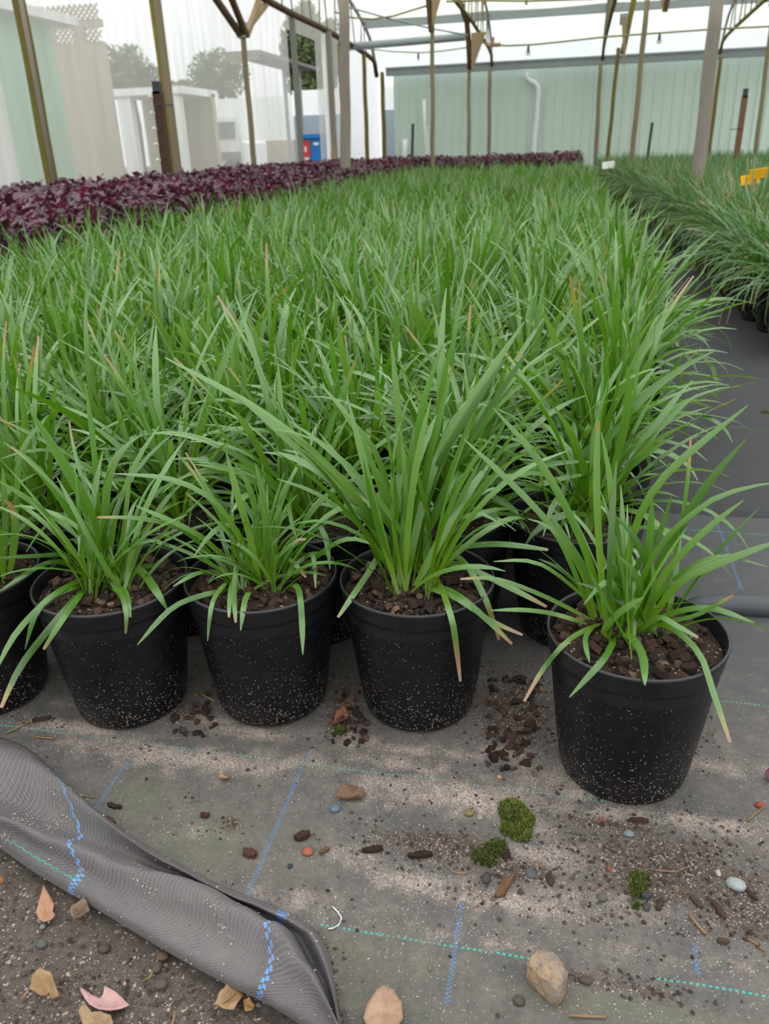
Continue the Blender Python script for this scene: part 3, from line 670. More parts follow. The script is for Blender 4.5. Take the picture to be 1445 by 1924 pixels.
def yp(x, y, Y): return aty(x, y, Y)
HY = 17.5; hs = thing('white_outbuilding', 'long low white outbuilding seen hazily through the film', 'building', (-10, HY, 0)); HXo = -10
a, c = yp(205, 176, HY), yp(346, 172, HY); zt = a[2]
MB().box(((a[0]+c[0])/2-HXo, .8, zt), (c[0]-a[0], 1.9, .14)).build('roof', M['white'], hs)
MB().box(((a[0]+c[0])/2-HXo, 1.5, zt/2), (c[0]-a[0], .2, zt)).build('back_wall', M['beige'], hs)
for x0_, x1_ in ((230, 254), (300, 345)):
    q0, q1 = yp(x0_, 230, HY), yp(x1_, 230, HY); MB().box(((q0[0]+q1[0])/2-HXo, 0, (zt-.06)/2), (q1[0]-q0[0], .2, zt-.08)).build('pillar', M['white'], hs)
WY = 23.0; q0, q1 = yp(345, 190, WY), yp(560, 183, WY)
yw = thing('yard_wall', 'long pale wall across the yard, behind the utility vehicle', 'wall', ((q0[0]+q1[0])/2, WY, 0))
MB().box((0, 0, q0[2]/2), (q1[0]-q0[0], .2, q0[2])).build('wall_body', M['white'], yw); MB().box((0, -.12, .5), (q1[0]-q0[0], .05, 1.0)).build('plinth', M['beige'], yw)
VY = 20.4; q = [yp(x, y, VY) for x, y in ((348, 285), (460, 285), (405, 222), (428, 248))]
ut = thing('utility_vehicle', 'white utility vehicle parked outside behind the film', 'vehicle', ((q[0][0]+q[1][0])/2, VY, 0)); L_ = q[1][0]-q[0][0]; ht = q[2][2]
prof = [(-L_/2, .38), (L_/2, .38), (L_/2, ht*.62), (L_*.47, ht*.66), (L_*.42, ht), (.0, ht), (-L_*.08, ht*.68), (-L_/2, ht*.68)]
v = [(x_, 0, z_) for x_, z_ in prof]+[(x_, 1.6, z_) for x_, z_ in prof]; n = len(prof)
MB().add(v, [tuple(range(n))[::-1], tuple(range(n, 2*n))]+[(i, (i+1) % n, (i+1) % n+n, i+n) for i in range(n)]).build('body', M['white'], ut)
MB().box((L_*.2, -.01, ht*.82), (L_*.34, .03, ht*.24)).build('window', M['glass'], ut); MB().box((-L_*.02, -.012, ht*.44), (L_*.9, .02, ht*.12)).build('side_trim', M['dim_grey'], ut)
for xx in (-L_*.3, L_*.3): MB().tube([(xx, -.04, .3), (xx, .2, .3)], .3, 18).build('wheel', M['cap'], ut)
A0, A1 = yp(420, 104, 14.6), yp(600, 90, 14.6); zc = A0[2]; xr = -5.2
cr = thing('carport', 'grey carport roof over the yard, crossing the open doorway', 'carport', ((A0[0]+xr)/2, 16.2, 0)); cw = xr-A0[0]
MB().box((0, .3, zc+.03), (cw, 3.6, .06)).build('roof', M['dim_grey'], cr); MB().box((0, -1.55, zc-.02), (cw, .06, .14)).build('fascia', M['dim_grey'], cr); MB().box((0, 1.2, zc-.07), (cw-.4, .1, .12)).build('beam', M['dark_wood'], cr)
for xx in (-cw*.3, cw*.2): MB().tube([(xx, 1.2, 0), (xx, 1.2, zc)], .04, 8).build('post', M['galv'], cr)
PY_ = 21.5; q0, q1 = yp(550, 171, PY_), yp(640, 214, PY_)
wp = thing('white_tank', 'white wall panel above a grey tarp, seen through the doorway', 'panel', ((q0[0]+q1[0])/2, PY_, 0)); wd = q1[0]-q0[0]
MB().box((0, 0, (q0[2]+q1[2])/2), (wd, .12, q0[2]-q1[2])).build('white_sheet', M['white'], wp); MB().box((0, -.04, q1[2]/2), (wd, .1, q1[2])).build('tarp', M['tarp'], wp)
BY = 16.6; q0, q1 = yp(569, 257, BY), yp(611, 257, BY); wd = q1[0]-q0[0]; ht = q0[2]
bn = thing('wheelie_bin', 'blue wheelie bin with a red and white label outside the doorway', 'bin', ((q0[0]+q1[0])/2, BY, 0))
MB().box((0, 0, ht*.48), (wd*.88, .5, ht*.96), 0, 1.10).build('body', M['bin'], bn); MB().box((0, -.02, ht), (wd*1.05, .62, .07)).build('lid', M['bin'], bn)
MB().box((-wd*.20, -.27, ht*.78), (wd*.36, .04, ht*.30)).build('red_label', M['red'], bn); MB().box((-wd*.26, -.26, ht*.53), (wd*.34, .04, ht*.18)).build('white_label', M['white'], bn)
MB().box((-wd*.33, -.293, ht*.77), (wd*.07, .006, ht*.10)).box((-wd*.21, -.293, ht*.77), (wd*.07, .006, ht*.10)).build('label_marks', M['white'], bn)
MB().box((wd*.26, -.28, ht*.86), (wd*.22, .02, ht*.05)).build('lid_mark', M['white'], bn)
for s_ in (-1, 1): MB().tube([(s_*wd*.4, .2, .1), (s_*wd*.46, .2, .1)], .1, 14).build('wheel', M['cap'], bn)
q0, q1 = yp(720, 163, 20.0), yp(745, 206, 20.0)
wq = thing('yard_board', 'small white board visible between the corner post and the shed wall', 'board', ((q0[0]+q1[0])/2, 20.0, 0)); wd = q1[0]-q0[0]
MB().box((0, 0, (q0[2]+q1[2])/2), (wd, .1, q0[2]-q1[2])).build('sheet', M['white'], wq); MB().box((0, -.03, q1[2]/2), (wd, .1, q1[2])).build('tarp', M['tarp'], wq)

# ------------------------------------------------------------------ blades and plants
def blade_curve(rng, az, e0, L, bend, p, n, drift=.5):
    s = np.linspace(0, 1, n); e = e0-bend*s**p+rng.gauss(0, .06)*np.sin(s*5); a = az+drift*rng.uniform(-1, 1)*s+rng.gauss(0, .10)*np.sin(s*4+rng.uniform(0, 6))
    d = np.stack([np.cos(e)*np.cos(a), np.cos(e)*np.sin(a), np.sin(e)], 1)
    st = np.vstack([[0, 0, 0], (d[:-1]+d[1:])/2*(L/(n-1))]); return np.cumsum(st, 0), d, a
def blade_arrays(P, T, side, wmax, r, dry, blunt=.12, fold=.22):
    """ribbon with a V fold: three vertices per station"""
    n = len(P); s = np.linspace(0, 1, n)
    if .05 < dry < 1.4: blunt = .42
    wv = wmax*(.55+.45*smooth(0, .3, s))*(1-(1-blunt)*smooth(.70, 1.03, s)**1.5)
    N = np.cross(T, side); N /= np.linalg.norm(N, axis=1)[:, None]+1e-9
    A = P-side*wv[:, None]; B = P-N*(wv*fold)[:, None]; C_ = P+side*wv[:, None]
    V = np.stack([A, B, C_], 1).reshape(-1, 3); f = []
    for i in range(n-1):
        for k in (0, 1): f.append((3*i+k, 3*i+k+1, 3*i+k+4, 3*i+k+3))
    C = np.zeros((n, 3, 4)); C[:, :, 0] = r; C[:, :, 1] = s[:, None]; C[:, :, 2] = dry; C[:, :, 3] = [0, .5, 1]
    return V, f, C.reshape(-1, 4)
def random_blade(rng, az, e0, L, bend, wmax, n, p=1.5, dry=0.0, base=(0, 0, 0), fold=.22):
    P, T, a = blade_curve(rng, az, e0, L, bend, p, n)
    tw = rng.uniform(-.5, .5); s = np.linspace(0, 1, n)
    side = np.stack([-np.sin(a), np.cos(a), 0*a], 1); Nn = np.cross(T, side); th = (tw*s*1.6+rng.uniform(-.5, .5))[:, None]
    side = side*np.cos(th)+Nn*np.sin(th)
    return blade_arrays(P+np.array(base), T, side, wmax, rng.random(), dry, fold=fold)
def clump(rng, nt, per, n, L=(.20, .34), wm=.0056, soil=.172, rad=.045, dryp=.04, arching=1.0, e00=86, drys=(.12, .2, .35, .6)):
    """strap-leaved clump: several tillers, each a two-sided fan"""
    v = []; f = []; c = []
    for t in range(nt):
        a0 = rng.uniform(0, 2*math.pi); rr = rad*math.sqrt(rng.random()); bx, by = rr*math.cos(a0), rr*math.sin(a0)
        fan = rng.uniform(0, math.pi)
        for k in range(per):
            q = (k+.5)/per; sgn = 1 if k % 2 else -1
            az = fan+(0 if sgn > 0 else math.pi)+rng.gauss(0, .45)
            if rng.random() < .35: az = a0+rng.gauss(0, .6)
            e0 = math.radians(e00-48*q+rng.uniform(-15, 10)); bend = math.radians((14+100*q**1.4)*arching*rng.uniform(.5, 1.35))
            ln = rng.uniform(*L)*(1-.35*q*rng.random())
            dry = rng.choice(drys) if rng.random() < dryp else 0.0
            if rng.random() < .003: dry = 1.6
            V, F_, C = random_blade(rng, az, e0, ln, bend, wm*rng.uniform(.75, 1.2), n, 1.6, dry, (bx, by, soil))
            o = len(v) if False else sum(len(x) for x in v); f += [tuple(i+o for i in fc) for fc in F_]; v.append(V); c.append(C)
    return np.vstack(v), f, np.vstack(c)
def merge_mesh(name, parts, m):
    b = MB(); cs = []
    for V, F_, C in parts: b.add(V, F_); cs.append(C)
    return b.mesh(name, m, True, np.vstack(cs))

POT_R = .0985
def pot_meshes():
    body = MB().lathe([(0, .004), (.062, .004), (.066, 0), (.0715, .003), (.0740, .010), (.0742, .016), (.0758, .019), (.0815, .06), (.0885, .12), (.0938, .168), (.0938, .172)], 48)
    rim = MB().lathe([(.0933, .167), (.0955, .1675), (.0962, .172), (.0970, .184), (.0985, .187), (.0985, .190), (.0968, .1915), (.0955, .1910), (.0945, .189), (.0938, .172), (.0925, .150)], 48)
    bm_ = body.mesh('pot_body', M['pot'], True); rm_ = rim.mesh('pot_rim', M['rim'], True)
    lo = MB().lathe([(.066, 0), (.0725, .012), (.0790, .06), (.0935, .170), (.0985, .187), (.0985, .1905), (.0945, .190), (.0935, .17)], 20).mesh('pot_simple', M['pot'], True)
    return bm_, rm_, lo
POT_BODY, POT_RIM, POT_LOW = pot_meshes()
def soil_mesh(seed, chips=True, res=26):
    rg = random.Random(seed); b = MB(); v = [(0, 0, .176)]; f = []; n = 30; rings = 9
    for i in range(1, rings+1):
        r = .0935*i/rings
        for k in range(n):
            a = 2*math.pi*k/n; x, y = r*math.cos(a), r*math.sin(a); v.append((x, y, .172+.004*fbm(x, y, 40, 2, seed)+.004*(1-i/rings)))
    for k in range(n): f.append((0, 1+k, 1+(k+1) % n))
    for i in range(rings-1):
        for k in range(n): f.append((1+i*n+k, 1+(i+1)*n+k, 1+(i+1)*n+(k+1) % n, 1+i*n+(k+1) % n))
    b.add(v, f)
    if chips:
        for k in range(120):
            a = rg.uniform(0, 6.28); r = .09*math.sqrt(rg.random()); s = rg.uniform(.003, .008)
            chip_into(b, rg, (r*math.cos(a), r*math.sin(a), .175), (s*1.5, s, s*.6))
    return b.mesh('soil', M['soil'], False)
def chip_into(b, rg, c, d):
    mtx = Matrix.Rotation(rg.uniform(0, 6.28), 3, 'Z') @ Matrix.Rotation(rg.gauss(0, .45), 3, 'X') @ Matrix.Rotation(rg.gauss(0, .35), 3, 'Y'); vs_ = []
    for z in (-1, 1):
        for x, y in ((-1, -.7), (.2, -1), (1, -.4), (.7, .9), (-.6, 1)):
            p = mtx @ Vector((x*d[0]/2*rg.uniform(.7, 1.1)*(1-.18*(z > 0)), y*d[1]/2*rg.uniform(.7, 1.1)*(1-.18*(z > 0)), z*d[2]/2*rg.uniform(.7, 1.2))); vs_.append((p.x+c[0], p.y+c[1], p.z+c[2]))
    b.add(vs_, [(4, 3, 2, 1, 0), (5, 6, 7, 8, 9)]+[(i, (i+1) % 5, 5+(i+1) % 5, 5+i) for i in range(5)])
SOILS = [soil_mesh(s) for s in range(4)]; SOIL_BARE = [soil_mesh(s+9, False) for s in range(2)]
CHIPS = []
for k in range(8):
    b = MB(); s = CHIPR.uniform(.007, .0135); chip_into(b, CHIPR, (0, 0, 0), (s*CHIPR.uniform(1.1, 1.7), s, s*.5)); CHIPS.append(b.mesh('bark_chip', M['bark']))
PR = random.Random(11)
FOL_NEAR = [merge_mesh('foliage', [clump(PR, 8, 12, 9, (.17, .34), .0044)], M['leaf']) for k in range(7)]
FOL_FAR = [merge_mesh('foliage', [clump(PR, 7, 12, 6, (.18, .33), .0052)], M['leaf']) for k in range(4)]
# leaf library for plants whose leaves can be picked apart
LIB = []
for k in range(48):
    q = (k % 12+.5)/12
    LIB.append((q, merge_mesh('leaf', [random_blade(PR, 0.0, math.radians(87-40*q), PR.uniform(.18, .335)*(1-.2*q), math.radians((12+105*q**1.3)*PR.uniform(.6, 1.35)), .0043*PR.uniform(.7, 1.25), 11, 1.6,
               PR.choice([.12, .2, .4]) if PR.random() < .08 else 0.0)], M['leaf'])))
def leaves_on(root, rng, n, soil=.172, rad=.045, qmin=0.0, qmax=1.0, scale=1.0, avoid=None):
    fans = [(rng.uniform(0, 6.28), rng.uniform(0, math.pi)) for _ in range(6)]
    lib = [l for l in LIB if qmin <= l[0] <= qmax]
    for i in range(n):
        q, me = rng.choice(lib); a0, fan = fans[i % 6]; rr = rad*math.sqrt(rng.random())
        az = fan+(math.pi if rng.random() < .5 else 0)+rng.gauss(0, .5)
        if avoid is not None:
            for _ in range(12):
                if abs((az-avoid+math.pi) % (2*math.pi)-math.pi) > 1.15: break
                az = rng.uniform(0, 6.28)
        o = link('leaf', me, root, (rr*math.cos(a0), rr*math.sin(a0), soil)); o.rotation_euler = (rng.gauss(0, .2), rng.gauss(0, .2), az)
        s = scale*rng.uniform(.82, 1.15); o.scale = (s, s, s)
def clear(P, r, c, R=.106, zmin=.198):
    """a leaf point that would lie inside the pot wall comes forward to hang just in front of it"""
    if math.hypot(P[0]-c[0], P[1]-c[1]) > R: return P
    a = r[0]**2+r[1]**2; b = 2*((CP[0]-c[0])*r[0]+(CP[1]-c[1])*r[1]); k = (CP[0]-c[0])**2+(CP[1]-c[1])**2-R*R; D = b*b-4*a*k
    if D <= 0: return P
    q = CP+r*((-b-math.sqrt(D))/(2*a))
    if q[2] < .199: return q
    if P[2] < zmin and r[2] < 0: return CP+r*((zmin-CAM_H)/r[2])
    return P
def key_leaf(root, pts, wpx, d=0.02, dry=0.0, soil=.174, lift=0.0):
    """a leaf whose course was read off the photograph; it hangs at its own distance in front of the clump (d, metres)"""
    c = np.array(root.location); B = atz(*pts[0], soil); h = np.array([B[0], B[1], 0.0]); h /= np.linalg.norm(h)
    off = B-c; rr = math.hypot(off[0], off[1])
    if rr > .055: B = np.array([c[0]+off[0]*.055/rr, c[1]+off[1]*.055/rr, soil])
    W = [B]; lens = [0.0]
    for a, b in zip(pts[:-1], pts[1:]): lens.append(lens[-1]+math.hypot(b[0]-a[0], b[1]-a[1]))
    for p, l in zip(pts[1:], lens[1:]):
        s = l/lens[-1]; dd = d*s**.8; r = ray(*p); t = ((B-CP)@h-dd)/(r@h); W.append(clear(CP+r*t, r, c))
    W = np.array(W); k = len(W)-1; out = []
    n = 13
    Ls = np.concatenate([[0], np.cumsum(np.linalg.norm(np.diff(W, axis=0), axis=1))]); Ls /= Ls[-1]
    for s in np.linspace(0, 1, n):
        i = min(max(int(np.searchsorted(Ls, s, 'right'))-1, 0), k-1); u = (s-Ls[i])/(Ls[i+1]-Ls[i]+1e-9)
        p0, p1, p2, p3 = W[max(i-1, 0)], W[i], W[i+1], W[min(i+2, k)]
        out.append(.5*((2*p1)+(-p0+p2)*u+(2*p0-5*p1+4*p2-p3)*u*u+(-p0+3*p1-3*p2+p3)*u**3))
    out = [o if i < 1 else clear(o, o-CP, c, .103, .176+.022*min(1, i/3)) for i, o in enumerate(out)]
    P = np.array(out); T = np.gradient(P, axis=0); T /= np.linalg.norm(T, axis=1)[:, None]
    face = -h*.75+np.array([0, 0, .75])                      # blades show their face up and outward
    side = np.cross(T, face); side /= np.linalg.norm(side, axis=1)[:, None]+1e-9
    depth = float(np.mean((P-CP)@fw))
    V, F_, C = blade_arrays(P-B, T, side, wpx*.47*depth/F_PX, PR.random(), dry*.6)
    b = MB().add(V, F_); me = b.mesh('leaf', M['leaf'], True, C)
    return link('leaf', me, root, tuple(B-c))

GRP_G = 'strap-leaved plants packed in the big green bed'
def new_potted(label, x, y, lod, rng, group=None, name='potted_liriope', fol=None, rz=None):
    t = thing(name, label, 'potted plant', (x, y, POT_Z(x, y)), 0, group)
    if lod >= 2:
        link('pot', POT_BODY, t); link('rim', POT_RIM, t); s = link('soil', rng.choice(SOILS) if lod == 2 else rng.choice(SOIL_BARE), t); tag(s, kind='stuff') if lod == 2 else None
    else: link('pot', POT_LOW, t); s = None
    if fol is not None:
        o = link('foliage', fol, t); o.rotation_euler = (0, 0, rng.uniform(0, 6.28) if rz is None else rz); q = rng.uniform(.88, 1.12); o.scale = (q, q, q*rng.uniform(.95, 1.08)); o.location = (0, 0, .174*(1-o.scale[2])); tag(o, kind='stuff')
    return t, s
def POT_Z(x, y): return (mat_z(x, y)+.0005) if y < 1.5 else .0085
def chips_on(soil, rng, n=170):
    for k in range(n):
        a = rng.uniform(0, 6.28); r = .088*math.sqrt(rng.random()); o = link('bark_chip', rng.choice(CHIPS), soil, (r*math.cos(a), r*math.sin(a), .176+rng.uniform(0, .003)+.002*(1-r/.09)))
        o.rotation_euler = (rng.gauss(0, .3), rng.gauss(0, .3), rng.uniform(0, 6.28)); s = rng.uniform(.55, 1.35); o.scale = (s, s, s)

hr = random.Random(21)
H = {}
for key, x, y, lab in (('p0', -.765, .812, 'potted strappy plant cut by the left edge of the picture, front row'),
                       ('p1', -.556, .829, 'potted plant with long leaves trailing over its rim, second from left in the front row'),
                       ('p2', -.363, .866, 'short bushy potted plant with curled leaves, third pot of the front row'),
                       ('p3', -.163, .890, 'tallest potted plant of the front row, with brown-tipped leaves hanging at right'),
                       ('p5', .099, .809, 'potted strappy plant set forward alone at the right, nearest the camera')):
    t, s = new_potted(lab, x, y, 3, hr); chips_on(s, hr); H[key] = t; t.rotation_euler = (0, 0, 0)
K5 = [
 ([(1137, 1180), (1102, 1040), (1022, 880), (927, 767)], 15, .02), ([(1122, 1170), (1087, 1060), (1002, 950), (872, 825)], 13, .03),
 ([(1140, 1190), (1127, 1040), (1121, 910), (1124, 790)], 14, .0, .25), ([(1150, 1180), (1152, 1030), (1147, 910), (1130, 812)], 12, .02),
 ([(1172, 1185), (1182, 1035), (1240, 905), (1405, 762)], 15, .02), ([(1187, 1185), (1240, 1060), (1322, 920), (1402, 825)], 16, .0),
 ([(1200, 1185), (1245, 1085), (1322, 1000), (1397, 940)], 13, .03), ([(1172, 1185), (1230, 1040), (1322, 950), (1395, 918), (1470, 905)], 11, .05),
 ([(1202, 1195), (1272, 1100), (1347, 1060), (1475, 1012)], 15, .03), ([(1202, 1170), (1270, 1085), (1347, 1045), (1442, 1065)], 7, .06),
 ([(1202, 1180), (1270, 1150), (1337, 1143), (1417, 1170)], 12, .05), ([(1202, 1185), (1252, 1175), (1312, 1225), (1340, 1300), (1372, 1395)], 12, .155, .6),
 ([(1162, 1195), (1182, 1193), (1207, 1230), (1212, 1288)], 16, .105), ([(1157, 1195), (1137, 1235), (1102, 1275), (1070, 1310)], 13, .125),
 ([(1132, 1170), (1072, 1200), (1022, 1255), (985, 1318)], 10, .12, 1.0), ([(1110, 1175), (1047, 1155), (985, 1146), (922, 1147)], 9, .06),
 ([(1112, 1165), (1022, 1120), (932, 1088), (865, 1088)], 9, .05, .5), ([(1100, 1120), (1022, 1063), (927, 1055)], 8, .04), ([(1105, 1135), (1067, 1080), (1012, 1050)], 8, .02),
 ([(1150, 1200), (1135, 1185), (1165, 1150), (1210, 1122)], 14, .07), ([(1170, 1190), (1160, 1110), (1135, 1095), (1097, 1136)], 12, .05),
 ([(1150, 1180), (1158, 1090), (1150, 1055), (1130, 1076)], 11, .03), ([(1192, 1180), (1204, 1110), (1187, 1070), (1162, 1045)], 14, .05),
 ([(1200, 1180), (1217, 1080), (1192, 1010), (1157, 970)], 14, .03), ([(1180, 1185), (1210, 1090), (1222, 1000), (1225, 930)], 15, .0), ([(1215, 1185), (1228, 1110), (1226, 1055)], 10, .05),
 ([(1160, 1190), (1165, 1090), (1160, 1000), (1150, 940)], 12, .0), ([(1120, 1180), (1090, 1100), (1042, 1000), (992, 975)], 10, .03), ([(1175, 1190), (1190, 1080), (1240, 1000), (1262, 930)], 11, -.02),
 ([(1190, 1190), (1240, 1110), (1320, 1060), (1372, 1040)], 10, .0), ([(1150, 1190), (1112, 1090), (1062, 1010), (1030, 960)], 12, -.02), ([(1190, 1195), (1250, 1170), (1310, 1155), (1378, 1118)], 9, .03, .6),
 ([(1190, 1195), (1235, 1160), (1270, 1175), (1312, 1198)], 11, .06, .3), ([(1110, 1170), (1100, 1200), (1108, 1245)], 10, .06)]
K3 = [
 ([(745, 1075), (690, 960), (590, 850), (470, 760), (310, 672)], 14, .02), ([(750, 1060), (700, 970), (600, 880), (500, 790), (430, 730)], 13, .03),
 ([(762, 1080), (752, 950), (750, 800), (735, 640)], 14, -.02), ([(770, 1080), (772, 940), (790, 780), (830, 650)], 14, .0), ([(775, 1080), (805, 930), (870, 780), (985, 605)], 17, .02),
 ([(778, 1080), (820, 950), (900, 800), (1005, 640)], 13, .0), ([(770, 1080), (790, 960), (830, 860), (905, 740), (960, 660)], 14, .03), ([(785, 1080), (850, 960), (905, 880), (960, 770)], 10, .0),
 ([(752, 1075), (720, 930), (665, 800), (600, 720)], 13, .0), ([(758, 1080), (735, 940), (700, 840), (640, 770)], 12, .02), ([(745, 1065), (690, 1000), (600, 930), (520, 900)], 9, .04),
 ([(790, 1075), (820, 1040), (868, 1052), (905, 1110), (925, 1160), (938, 1203)], 12, .11, 1.0), ([(800, 1085), (850, 1058), (950, 1100), (1027, 1140)], 12, .08, .7),
 ([(790, 1095), (850, 1112), (905, 1155), (962, 1210)], 12, .11, .7), ([(785, 1100), (850, 1120), (920, 1165), (982, 1193)], 11, .10, .8), ([(785, 1090), (820, 1090), (848, 1160), (858, 1220), (865, 1280)], 12, .135, 1.0),
 ([(780, 1070), (840, 1035), (930, 1022), (1030, 1033)], 12, .04, .3), ([(745, 1060), (720, 1040), (690, 1080), (635, 1160)], 12, .12, .4),
 ([(740, 1050), (690, 970), (640, 955), (576, 1000)], 12, .04), ([(765, 1090), (775, 1000), (800, 900), (815, 830)], 12, .03), ([(752, 1085), (742, 985), (715, 900), (690, 860)], 15, .04),
 ([(790, 1080), (830, 1000), (895, 965), (950, 990)], 9, .06), ([(800, 1075), (850, 1010), (900, 930), (950, 880)], 9, .02), ([(780, 1085), (800, 1010), (842, 930), (870, 890)], 13, .0), ([(756, 1080), (768, 1000), (770, 900), (778, 800)], 16, .02)]
K1 = [
 ([(202, 1105), (192, 1030), (165, 945), (112, 855), (45, 755)], 13, .02), ([(200, 1100), (197, 1010), (202, 910), (225, 850), (265, 817)], 16, .02), ([(150, 1080), (115, 1010), (75, 955), (0, 905)], 13, .03),
 ([(187, 1080), (145, 1092), (75, 1140), (47, 1220)], 11, .10), ([(170, 1095), (100, 1120), (30, 1190), (-10, 1265)], 12, .12), ([(165, 1100), (115, 1155), (40, 1250), (2, 1330)], 14, .14, .5),
 ([(160, 1105), (120, 1160), (82, 1220)], 12, .125, .3), ([(205, 1105), (225, 1112), (237, 1150), (236, 1190)], 10, .11, .3), ([(220, 1102), (237, 1113), (245, 1160)], 9, .105, .3),
 ([(230, 1085), (262, 1072), (290, 1105), (315, 1147)], 16, .10), ([(175, 1065), (130, 1045), (60, 1045), (0, 1048)], 9, .05), ([(165, 1085), (100, 1055), (0, 1110)], 10, .08),
 ([(190, 1090), (170, 980), (120, 880), (70, 800)], 12, .0), ([(205, 1095), (215, 980), (255, 870), (300, 800)], 10, .0), ([(210, 1100), (230, 1010), (240, 930), (245, 870)], 9, .02), ([(215, 1090), (245, 1000), (290, 930), (360, 890)], 9, .0),
 ([(195, 1090), (185, 960), (175, 830), (160, 720)], 11, -.03), ([(185, 1085), (140, 980), (70, 880), (5, 830)], 13, .0), ([(225, 1085), (262, 1030), (310, 1005), (345, 990)], 8, .03), ([(200, 1100), (160, 1030), (150, 1005), (148, 1045)], 8, .05),
 ([(205, 1100), (196, 1005), (212, 945), (240, 915)], 9, .05)]
K2 = [
 ([(485, 1105), (450, 1010), (400, 940), (320, 900), (212, 890)], 11, .03), ([(490, 1110), (470, 1010), (445, 925), (425, 850)], 14, .02), ([(450, 1085), (380, 1010), (255, 950)], 11, .04), ([(465, 1090), (447, 1060), (440, 1110), (443, 1170)], 10, .10, .5),
 ([(450, 1075), (435, 1100), (430, 1160)], 9, .10, .4), ([(425, 1085), (400, 1130), (390, 1205)], 9, .12), ([(540, 1100), (560, 1105), (567, 1160), (569, 1230)], 12, .13), ([(545, 1080), (585, 1040), (593, 1105)], 9, .08),
 ([(540, 1080), (590, 990), (612, 1010), (620, 1070)], 12, .06), ([(510, 1080), (540, 1050), (575, 1085)], 9, .08, .8), ([(440, 1085), (380, 1075), (325, 1102)], 9, .08), ([(440, 1105), (375, 1120), (320, 1145), (258, 1212)], 11, .12),
 ([(470, 1110), (460, 1130), (452, 1185)], 11, .10), ([(480, 1080), (440, 990), (400, 1000), (363, 1048)], 11, .05), ([(490, 1100), (485, 1000), (470, 920), (440, 870)], 12, .0), ([(505, 1100), (520, 1000), (530, 930), (560, 880)], 11, .0),
 ([(500, 1105), (500, 1010), (495, 940), (480, 870)], 13, .02), ([(430, 1080), (350, 1000), (270, 975), (183, 972)], 9, .05, .5), ([(530, 1090), (560, 1000), (620, 925), (690, 890)], 10, .0), ([(545, 1090), (615, 1030), (660, 1012), (705, 1024)], 10, .06, .3),
 ([(470, 1090), (420, 970), (365, 890), (330, 850)], 11, .0), ([(500, 1105), (520, 1050), (560, 1015), (575, 1013)], 10, .06, .8)]
K0 = [([(10, 1100), (-10, 960), (-40, 850)], 13, .0), ([(20, 1090), (30, 960), (40, 850), (90, 780)], 11, .0), ([(15, 1090), (30, 1000), (20, 950), (8, 940)], 13, .04, 1.2), ([(5, 1090), (10, 980), (5, 880)], 12, .0)]
for key, ks, n_, qm in (('p5', K5, 24, .7), ('p3', K3, 44, .75), ('p1', K1, 46, .95), ('p2', K2, 58, 1.0), ('p0', K0, 40, 1.0)):
    for kl in ks:
        key_leaf(H[key], *kl)
    toward = math.atan2(-H[key].location.y, -H[key].location.x)
    leaves_on(H[key], hr, n_, .172, .04, 0.0, qm, {'p5': .66, 'p3': 1.02, 'p1': .76, 'p2': .60, 'p0': .85}[key], toward)

def in_view(x, y, z, m=70):
    q = np.array([x, y, z])-CP; d = q@fw
    if d < .15: return False
    u_ = IW/2+F_PX*(q@rt)/d; v_ = IH/2-F_PX*(q@up)/d; return -m < u_ < IW+m and -m < v_ < IH+m
# the bed behind the front row
grid = []
for row in range(1, 54):
    for colm in range(-11, 2):
        x = -.163+.2*colm; y = .890+.203*row+.03*colm*max(0, 1-row/6)
        x += .10*float(smooth(1.15, 1.9, y))+.012*math.sin(row*2.1+colm*1.3); y += .012*math.sin(row*1.3+colm*2.7)
        x -= .008*max(0, row-20)*.25
        if x < -2.2 or not in_view(x, y, .42, 150): continue
        grid.append((y+.15*abs(x), row, colm, x, y))
grid.sort()
rg_ = random.Random(77); near_lab = {
 (1, 1): 'potted plant directly behind the gap beside the lone forward pot',
 (1, 0): 'potted plant directly behind the tallest front-row plant', (1, -1): 'potted plant directly behind the short bushy front-row plant', (1, -2): 'potted plant directly behind the front-row plant with leaves trailing over the rim'}
ORD = ['', 'first', 'second', 'third', 'fourth', 'fifth', 'sixth', 'seventh', 'eighth', 'ninth', 'tenth', 'eleventh', 'twelfth', 'thirteenth', 'fourteenth', 'fifteenth', 'sixteenth']
far_parts = []; n_ind = 0
for _, row, colm, x, y in grid:
    if n_ind < 295:
        n_ind += 1; lab = near_lab.get((row, colm)); grp = None
        if not lab and row <= 6: lab = 'strappy green plant in the %s row of the big bed, %s from the aisle' % (ORD[row+1], ORD[2-colm] if colm < 1 else 'first')
        elif not lab and colm == 1 and row <= 14: lab = 'strappy green plant on the aisle edge of the big bed, %s row from the front' % ORD[row+1]
        if not lab: lab = 'one of the identical green strappy plants packed farther back in the big green bed'; grp = GRP_G
        if row <= 3:
            t, s = new_potted(lab, x, y, 2, rg_, grp); leaves_on(t, rg_, 84, .172, .05, 0, 1, 1.0)
        else:
            edge_ = colm == 1
            t, s = new_potted(lab, x, y, 2 if edge_ and y < 5 else 1, rg_, grp, fol=rg_.choice(FOL_NEAR if y < 3.5 else FOL_FAR))
    else:
        V = np.zeros(0); me = rg_.choice(FOL_FAR); far_parts.append((me, x, y, rg_.uniform(0, 6.28), rg_.uniform(.9, 1.12)))
